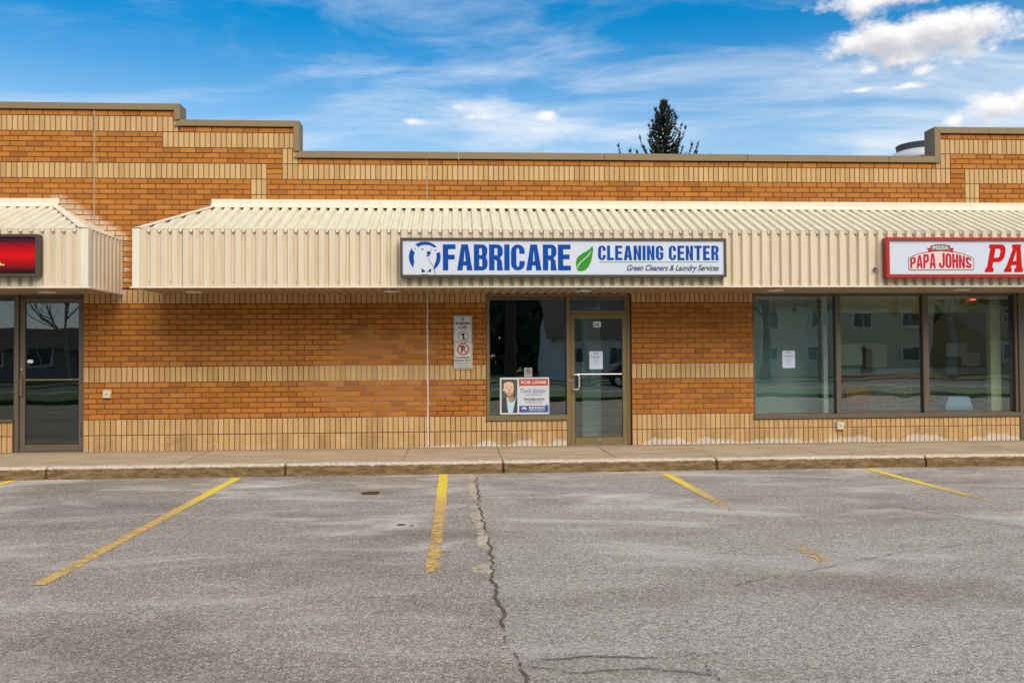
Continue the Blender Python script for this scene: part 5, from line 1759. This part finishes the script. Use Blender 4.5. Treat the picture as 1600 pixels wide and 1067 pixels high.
# --- outlet boxes and the stub on the fascia
def outlet(x, z, label):
    t = thing('outlet_box', label, 'outlet', (x, -0.05, z), 'weatherproof outlet boxes on the brick')
    MB().bevbox(x - .06, x + .06, -0.048, 0.004, z - .065, z + .065, 0.006).build('box', M['box_cream'], t)
    MB().bevbox(x - .052, x + .052, -0.058, -0.049, z - .057, z + .057, 0.004).build('cover', M['box_cream'], t)
    MB().box(x + .0605, x + .072, -0.04, -0.01, z + .01, z + .05).build('hinge', M['box_cream'], t)
    MB().box(x - .018, x + .014, -0.0600, -0.0585, z - .006, z + .006).build('latch', M['mid_print'], t)


outlet(-5.52, 0.905, 'cream outlet box low on the blank brick wall near the left door')
outlet(6.36, 0.275, 'cream outlet box under the wide window, below the left mullion')
tg = thing('conduit_stub', 'short grey pipe stub sticking out of the fascia left of the pizza sign', 'pipe', (6.37, -1.30, 2.76))
MB().tube([(6.38, -1.26, 2.765), (6.365, -1.36, 2.755)], 0.026, 12).build('pipe', simple('grey_pipe', (0.12, 0.11, 0.09), 0.5), tg)
MB().tube([(6.384, -1.285, 2.767), (6.381, -1.303, 2.765)], 0.040, 14).build('collar', M['cream_trim'], tg)

# ---------------------------------------------------------------- roof fan and spruce
fx_, fyy = 10.02, 4.0
tf = thing('exhaust_fan', 'round dark-rimmed exhaust fan on the roof behind the right parapet', 'roof vent', (fx_, fyy, 4.10))
gal = simple('galvanised', (0.36, 0.38, 0.40), 0.4, 0.4, 0.2)
MB().lathe(fx_, fyy, [(0.36, 4.10), (0.36, 5.3), (0.32, 5.34)], 8).build('curb', gal, tf)
MB().lathe(fx_, fyy, [(0.72, 5.60), (0.73, 5.63), (0.67, 5.73), (0.57, 5.795), (0.49, 5.825)], 40).build('skirt', simple('pale_skirt', (0.55, 0.56, 0.58), 0.4, 0.1), tf, smooth=True)
MB().lathe(fx_, fyy, [(0.485, 5.827), (0.50, 5.832), (0.50, 5.935), (0.515, 5.94), (0.515, 5.958), (0.45, 5.968), (0.15, 5.98)], 40).build('cowl', simple('dark_cowl', (0.10, 0.11, 0.115), 0.45, 0.2, 0.2), tf, smooth=True)
MB().lathe(fx_, fyy, [(0.30, 5.341), (0.34, 5.45), (0.42, 5.56), (0.48, 5.815)], 24).build('throat', gal, tf, smooth=True)

NEEDLE = []
for nm_, c_ in (('spruce_needles_dark', (0.022, 0.028, 0.014)), ('spruce_needles', (0.040, 0.046, 0.020)), ('spruce_cones', (0.060, 0.034, 0.016))):
    NEEDLE.append(simple(nm_, c_, 0.8, 0, 0.4, 3.0, spec=0.2))
BARK = simple('bark', (0.075, 0.052, 0.036), 0.95, 0, 0.3, 9.0)


def spruce(x, y, base, top, width, label, cat='tree', seed=1, cone=0.02, group=None, fine=1.0):
    rnd = random.Random(seed)
    t = thing('spruce_tree', label, cat, (x, y, base), group)
    MB().tube([(x, y, base), (x + .05, y, base + (top - base) * .5), (x, y, top - 0.15)], [0.02 * (top - base), 0.011 * (top - base), 0.012], 8).build('trunk', BARK, t)
    cr_ = MB()

    def tuft(p, d, L):
        d = d.normalized()
        for _ in range(3):
            side = d.cross(Vector((rnd.uniform(-1, 1), rnd.uniform(-1, 1), rnd.uniform(-1, 1)))).normalized()
            wv = L * rnd.uniform(.10, .20)
            mi = 2 if rnd.random() < cone else (0 if rnd.random() < .6 else 1)
            q = p + side * L * rnd.uniform(.0, .12)
            tip = q + (d + side * rnd.uniform(.1, .6)) * L
            up_ = d.cross(side) * wv
            cr_.face([q - up_, q + up_, tip], mi)
    z = base + 0.12 * (top - base)
    H = top - base
    while z < top - 0.05:
        f = (top - z) / H
        rad = width * (f ** 0.92) * rnd.uniform(.82, 1.12)
        nb = 5 if f < 0.1 else 6
        a0 = rnd.uniform(0, 6.28)
        for k in range(nb):
            a = a0 + k * 6.283 / nb + rnd.uniform(-.35, .35)
            L = max(0.10, rad * rnd.choice((.55, .7, .85, .95, 1.1)) * rnd.uniform(.85, 1.1))
            dr = Vector((math.cos(a), math.sin(a), 0))
            n = max(3, int(L / (0.085 / fine)))
            prev = None
            for i in range(n + 1):
                s_ = i / n
                zz2 = z + L * (0.10 * s_ - 0.25 * s_ * (1 - s_) + 0.62 * s_ ** 3)
                p = Vector((x, y, 0)) + dr * (L * s_ * (1 - 0.12 * s_ * s_)) + Vector((0, 0, zz2))
                if prev is not None:
                    d = p - prev
                    for _ in range(3):
                        lat = Vector((-dr.y, dr.x, 0)) * rnd.choice((-1, 1)) * rnd.uniform(.2, 1.1)
                        tuft(p, d.normalized() * 0.8 + lat * 0.7 + Vector((0, 0, rnd.uniform(-.25, .45))), rnd.uniform(.13, .24) * (1.1 - .3 * s_))
                    if i == n:
                        tuft(p, d + Vector((0, 0, .05)), 0.26)
                        tuft(p, d + Vector((0, 0, .12)), 0.20)
                prev = p
        z += max(0.20, 0.045 * (top - z) + 0.15) / fine ** .5
    for i in range(14):
        tuft(Vector((x, y, top - 0.5 + i * .035)), Vector((rnd.uniform(-.6, .6), rnd.uniform(-.6, .6), 1)), 0.16)
    tuft(Vector((x, y, top - 0.2)), Vector((0, 0, 1)), 0.30)
    cr_.build('crown', NEEDLE, t)
    return t


spruce(10.15, 28.0, -0.15, 13.95, 6.0, 'dark spruce tree rising behind the flat roof', seed=5, cone=0.10, fine=1.25)
# ---------------------------------------------------------------- across the street (seen only in the glass)
MB().box(-60, 60, -26.5, -19.62, -0.30, -0.03).build('lawn', M['grass'], kind='structure')
MB().box(-60, 60, -28.3, -26.52, -0.30, -0.04).build('pavement', simple('pavement_grey', (0.33, 0.31, 0.28), 0.9), kind='structure')
MB().box(-120, 120, -39.5, -28.32, -0.30, -0.10).build('road', simple('road_asphalt', (0.13, 0.125, 0.12), 0.9, 0, 0.2, 2.0), kind='structure')
MB().box(-120, 120, -90, -39.52, -0.30, -0.03).build('lawn', M['grass'], kind='structure')


def house(x, y, wd, dp, eave, ridge, wcol, rcol, label, brick_base=None):
    t = thing('house', label, 'house', (x, y, -0.03))
    wm = simple('siding', wcol, 0.8, 0, 0.08, 1.0)
    mb = MB()
    mb.box(x - wd / 2, x + wd / 2, y - dp, y, -0.05, eave)
    mb.build('wall', wm, t)
    lap = MB()
    n_l = int(eave / 0.22)
    for k in range(n_l):
        z0, z1 = k * eave / n_l, (k + 1) * eave / n_l - .004
        lap.face([(x - wd / 2, y + .045, z0), (x + wd / 2, y + .045, z0), (x + wd / 2, y + .012, z1), (x - wd / 2, y + .012, z1)])
        lap.face([(x + wd / 2, y + .045, z0), (x - wd / 2, y + .045, z0), (x - wd / 2, y + .002, z0), (x + wd / 2, y + .002, z0)])
    lap.build('clapboard', wm, t, kind='stuff')
    r_ = MB()
    r_.face([(x - wd / 2 - .4, y + .5, eave - .1), (x + wd / 2 + .4, y + .5, eave - .1), (x + wd / 2 + .4, y - dp / 2, ridge), (x - wd / 2 - .4, y - dp / 2, ridge)])
    r_.face([(x + wd / 2 + .4, y - dp - .5, eave - .1), (x - wd / 2 - .4, y - dp - .5, eave - .1), (x - wd / 2 - .4, y - dp / 2, ridge), (x + wd / 2 + .4, y - dp / 2, ridge)])
    r_.build('roof', simple('shingles', rcol, 0.9, 0, 0.3, 6.0), t)
    g_ = MB()
    for sx in (-1, 1):
        g_.face([(x + sx * wd / 2, y, eave), (x + sx * wd / 2, y - dp, eave), (x + sx * wd / 2, y - dp / 2, ridge - .05)])
    g_.build('gable', wm, t)
    n = max(2, int(wd / 3.2))
    floors = [1.1] if eave < 4 else [1.1, 3.7]
    for fl in floors:
        for i in range(n):
            wx = x - wd / 2 + wd * (i + .5) / n
            if fl == 1.1 and i == n // 2:
                MB().box(wx - .5, wx + .5, y + .05, y + .10, 0.1, 2.15).build('door', simple('door_paint', (0.20, 0.06, 0.04), 0.5), t)
                continue
            wo = MB().box(wx - .85, wx + .85, y + .05, y + .11, fl - .12, fl + 1.37).build('window', M['white'], t)
            for sx in (-.66, .03):
                MB().box(wx + sx, wx + sx + .63, y + .112, y + .12, fl + .08, fl + 1.17).build('pane', simple('dark_pane', (0.03, 0.035, 0.04), 0.1), wo)


house(-27, -52, 17, 9, 2.4, 4.1, (0.34, 0.31, 0.26), (0.05, 0.045, 0.04), 'low pale house across the street, farthest to the left')
house(13.5, -50, 13, 9, 3.0, 6.0, (0.80, 0.81, 0.80), (0.06, 0.055, 0.05), 'white-sided bungalow across the street facing the entrance')
house(30.0, -53, 15, 9, 5.6, 8.6, (0.70, 0.63, 0.46), (0.07, 0.05, 0.04), 'two-storey tan house across the street, facing the wide window')
house(47, -52, 12, 9, 2.9, 5.8, (0.40, 0.30, 0.22), (0.06, 0.05, 0.045), 'brown bungalow across the street, farthest to the right')

LEAF = [simple('leaf_dark', (0.040, 0.058, 0.024), 0.8, 0, 0.4, 2.0), simple('leaf_mid', (0.075, 0.100, 0.040), 0.8, 0, 0.4, 2.0)]


def leafy(x, y, h, rad, label, seed):
    rnd = random.Random(seed)
    t = thing('broadleaf_tree', label, 'tree', (x, y, -0.03))
    tb = MB().tube([(x, y, -0.03), (x + .1, y, h * .35), (x, y + .1, h * .7)], [h * .028, h * .02, h * .008], 8)
    for k in range(6):
        a = rnd.uniform(0, 6.28)
        z0 = h * rnd.uniform(.3, .55)
        tb.tube([(x, y, z0), (x + math.cos(a) * rad * .4, y + math.sin(a) * rad * .4, z0 + h * .16), (x + math.cos(a) * rad * .75, y + math.sin(a) * rad * .75, z0 + h * .25)], [h * .010, h * .006, h * .003], 6)
    tb.build('trunk', BARK, t)
    mb = MB()
    for c in range(26):
        d = Vector((rnd.gauss(0, 1), rnd.gauss(0, 1), rnd.gauss(0, .8))).normalized() * rad * rnd.uniform(.35, .95)
        cc = Vector((x, y, h * .68)) + Vector((d.x, d.y, d.z * .8))
        for k in range(60):
            p = cc + Vector((rnd.gauss(0, 1), rnd.gauss(0, 1), rnd.gauss(0, .8))) * rad * .17
            u = Vector((rnd.uniform(-1, 1), rnd.uniform(-1, 1), rnd.uniform(-1, 1))).normalized() * .17
            v = u.cross(Vector((rnd.uniform(-1, 1), rnd.uniform(-1, 1), rnd.uniform(-1, 1)))).normalized() * .13
            mb.face([p - u, p - v, p + u, p + v], 0 if rnd.random() < .6 else 1)
    mb.build('crown', LEAF, t)


for k, (x, y, h, r_) in enumerate(((-38, -46, 11, 4.2), (-11.5, -43, 12, 4.6), (3.4, -41, 14, 5.5), (20.8, -44, 12, 4.4), (20, -62, 15, 6), (38.8, -44.5, 12, 4.6), (54, -50, 13, 5))):
    leafy(x, y, h, r_, ('green tree at the far left of the houses', 'tree on the front lawn between the first two houses', 'tall tree behind the white bungalow', 'tree on the lawn right of the white bungalow',
                        'tallest tree behind the tan house', 'tree right of the tan two-storey house', 'tree beyond the brown bungalow')[k], 20 + k)
for k, (x, y, h) in enumerate(((-1.5, -64, 17), (5, -66, 19), (15, -68, 18), (-14, -66, 18), (25, -66, 17), (33, -66, 19), (-25, -66, 16))):
    spruce(x, y, -0.03, h, h * .26, ('spruce in the row behind the houses, left of the bungalow roof', 'tallest spruce in the row behind the houses', 'spruce behind the tan house', 'spruce behind the gap left of the bungalow',
                                   'spruce behind the right end of the tan house', 'tall spruce right of the tan house', 'shortest spruce at the left of the row')[k], seed=40 + k, fine=0.35, group='spruces behind the houses')


def car(x, y, col, label):
    t = thing('parked_car', label, 'car', (x, y, LOT_Z))
    z = LOT_Z
    prof = [(-2.2, .35), (2.2, .35), (2.25, .75), (1.3, .92), (.75, 1.42), (-1.0, 1.45), (-1.75, 1.0), (-2.22, .9)]
    MB().prism([(x + a, z + b_) for a, b_ in prof], y - .85, y + .85).build('body', simple('car_paint', col, 0.25, 0.2), t)
    MB().prism([(x + a, z + b_) for a, b_ in ((1.12, .95), (.70, 1.36), (-.95, 1.38), (-1.5, .98))], y + .852, y + .86).build('window', simple('car_glass', (0.02, 0.025, 0.03), 0.05), t)
    for wx in (-1.4, 1.4):
        for wy in (-.86, .72):
            wh = MB().tube([(x + wx, y + wy, z + .33), (x + wx, y + wy + .14, z + .33)], .33, 20).build('wheel', simple('tyre', (0.02, 0.02, 0.02), 0.8), t)
            MB().tube([(x + wx, y + wy - .012, z + .33), (x + wx, y + wy + .152, z + .33)], .19, 14).build('rim', M['steel'], wh)


car(-1.05, -17.0, (0.05, 0.055, 0.065), 'dark grey car parked across the lot from the entrance')
car(10.8, -37.0, (0.04, 0.04, 0.045), 'black car standing at the far side of the road')

PALE = simple('pale_bark', (0.34, 0.31, 0.26), 0.9, 0, 0.3, 4.0)


def bare_tree(x, y, h, label, seed):
    rnd = random.Random(seed)
    t = thing('bare_tree', label, 'tree', (x, y, -0.03), 'leafless trees on the lawns across the street')
    tk, cr_ = MB(), MB()
    tk.tube([(x, y, -0.05), (x + rnd.uniform(-.2, .2), y, h * .4), (x + rnd.uniform(-.4, .4), y, h * .75)], [h * .020, h * .014, h * .006], 8)
    tk.build('trunk', PALE, t)

    def limb(p, d, L, r, n):
        q = p + d * L * .55 + Vector((rnd.uniform(-1, 1), rnd.uniform(-1, 1), rnd.uniform(-.3, .6))) * L * .08
        e_ = q + (d + Vector((0, 0, .25))).normalized() * L * .45
        cr_.tube([p, q, e_], [r, r * .75, r * .45], 5, cap=False)
        if n > 0:
            for _ in range(3):
                d2 = (d + Vector((rnd.uniform(-1, 1), rnd.uniform(-1, 1), rnd.uniform(-.2, .8))) * .75).normalized()
                limb(q if rnd.random() < .5 else e_, d2, L * rnd.uniform(.5, .7), r * .5, n - 1)
    for k in range(9):
        a = rnd.uniform(0, 6.28)
        limb(Vector((x, y, h * rnd.uniform(.3, .7))), Vector((math.cos(a), math.sin(a), rnd.uniform(.5, 1.3))).normalized(), h * rnd.uniform(.18, .30), h * .007, 3)
    cr_.build('crown', PALE, t)


for k, (x, y, h) in enumerate(((24.2, -43, 11), (33.0, -42.5, 12), (41.5, -43, 10), (8.4, -42, 10), (-24.5, -43, 9), (-33, -42.5, 10))):
    bare_tree(x, y, h, ('leafless pale tree at the left corner of the tan house', 'tallest leafless pale tree, in front of the right half of the tan house', 'leafless pale tree before the brown bungalow',
                        'leafless tree at the left corner of the white bungalow', 'shortest leafless tree, before the low house at the left', 'leafless tree at the far left of the low house')[k], 300 + k)

YEL = simple('signal_yellow', (0.62, 0.27, 0.02), 0.5)
for wx in (11.0, 37.5):
    tpole = thing('utility_pole', ('wooden pole holding the signal wire, at its left end', 'wooden pole holding the signal wire, at its right end')[int(wx > 20)], 'pole', (wx, -40.2, -0.03))
    MB().tube([(wx, -40.2, -0.05), (wx, -40.2, 9.5)], [0.16, 0.11], 10).build('shaft', BARK, tpole)
    MB().box(wx - 1.1, wx + 1.1, -40.06, -39.95, 8.7, 8.85).build('crossarm', BARK, tpole)
o = MB().tube([(11.0 + 26.5 * i / 12, -40.2 + 6.2 * math.sin(math.pi * i / 12), 5.7 - 0.7 * math.sin(math.pi * i / 12)) for i in range(13)], 0.02, 5).build('signal_wire', M['dark'])
tag(o, 'span wire carrying the yellow traffic signals over the road', 'wire')
for k, wx in enumerate((18.3, 19.4, 20.5, 24.6, 26.1, 29.9)):
    u = (wx - 11.0) / 26.5
    wy, wz = -40.2 + 6.2 * math.sin(math.pi * u), 5.7 - 0.7 * math.sin(math.pi * u)
    ts_ = thing('traffic_signal', ('first yellow traffic signal from the left on the wire', 'second yellow traffic signal from the left on the wire', 'third yellow traffic signal from the left on the wire', 'yellow traffic signal alone in the middle of the wire',
                                 'yellow traffic signal right of the middle one', 'yellow traffic signal with its red lamp lit, rightmost on the wire')[k], 'traffic light', (wx, wy, wz - 1.2), 'traffic signals on the span wire')
    MB().box(wx - .19, wx + .19, wy - .12, wy + .10, wz - 1.2, wz - .12).build('housing', YEL, ts_)
    MB().tube([(wx, wy, wz - .12), (wx, wy, wz)], .03, 6).build('hanger', M['dark'], ts_)
    for j in range(3):
        zc = wz - .32 - .34 * j
        lm = simple('signal_lens', (0.10, 0.03, 0.02) if j == 0 else (0.09, 0.06, 0.02) if j == 1 else (0.02, 0.07, 0.04), 0.3)
        if k == 5 and j == 0:
            bs = lm.node_tree.nodes['Principled BSDF']
            bs.inputs['Emission Color'].default_value = (1.0, 0.06, 0.03, 1)
            bs.inputs['Emission Strength'].default_value = 6.0
        MB().tube([(wx, wy + .101, zc), (wx, wy + .13, zc)], .13, 16).build('lens', lm, ts_)
        MB().box(wx - .15, wx + .15, wy + .101, wy + .28, zc + .135, zc + .15).build('visor', YEL, ts_)

# the far trees behind the houses read as one dark mass in the glass
rnd = random.Random(99)
tl_ = MB()
for i in range(15000):
    x = rnd.uniform(-18, 75)
    top = 15 + 5 * noise.noise(Vector((x * .16, 4, 0))) + 2 * noise.noise(Vector((x * .6, 9, 0)))
    p = Vector((x, -74 + rnd.uniform(-4, 4), rnd.uniform(0, 1) ** .8 * top))
    u = Vector((rnd.uniform(-1, 1), rnd.uniform(-.5, .5), rnd.uniform(-1, 1))).normalized() * rnd.uniform(.5, 1.0)
    v = u.cross(Vector((0, 1, 0)) + Vector((rnd.uniform(-.5, .5), 0, rnd.uniform(-.5, .5)))).normalized() * rnd.uniform(.3, .7)
    tl_.face([p - u, p - v, p + u, p + v], 0 if rnd.random() < .6 else 1)
tl_.build('treeline', LEAF, kind='stuff')
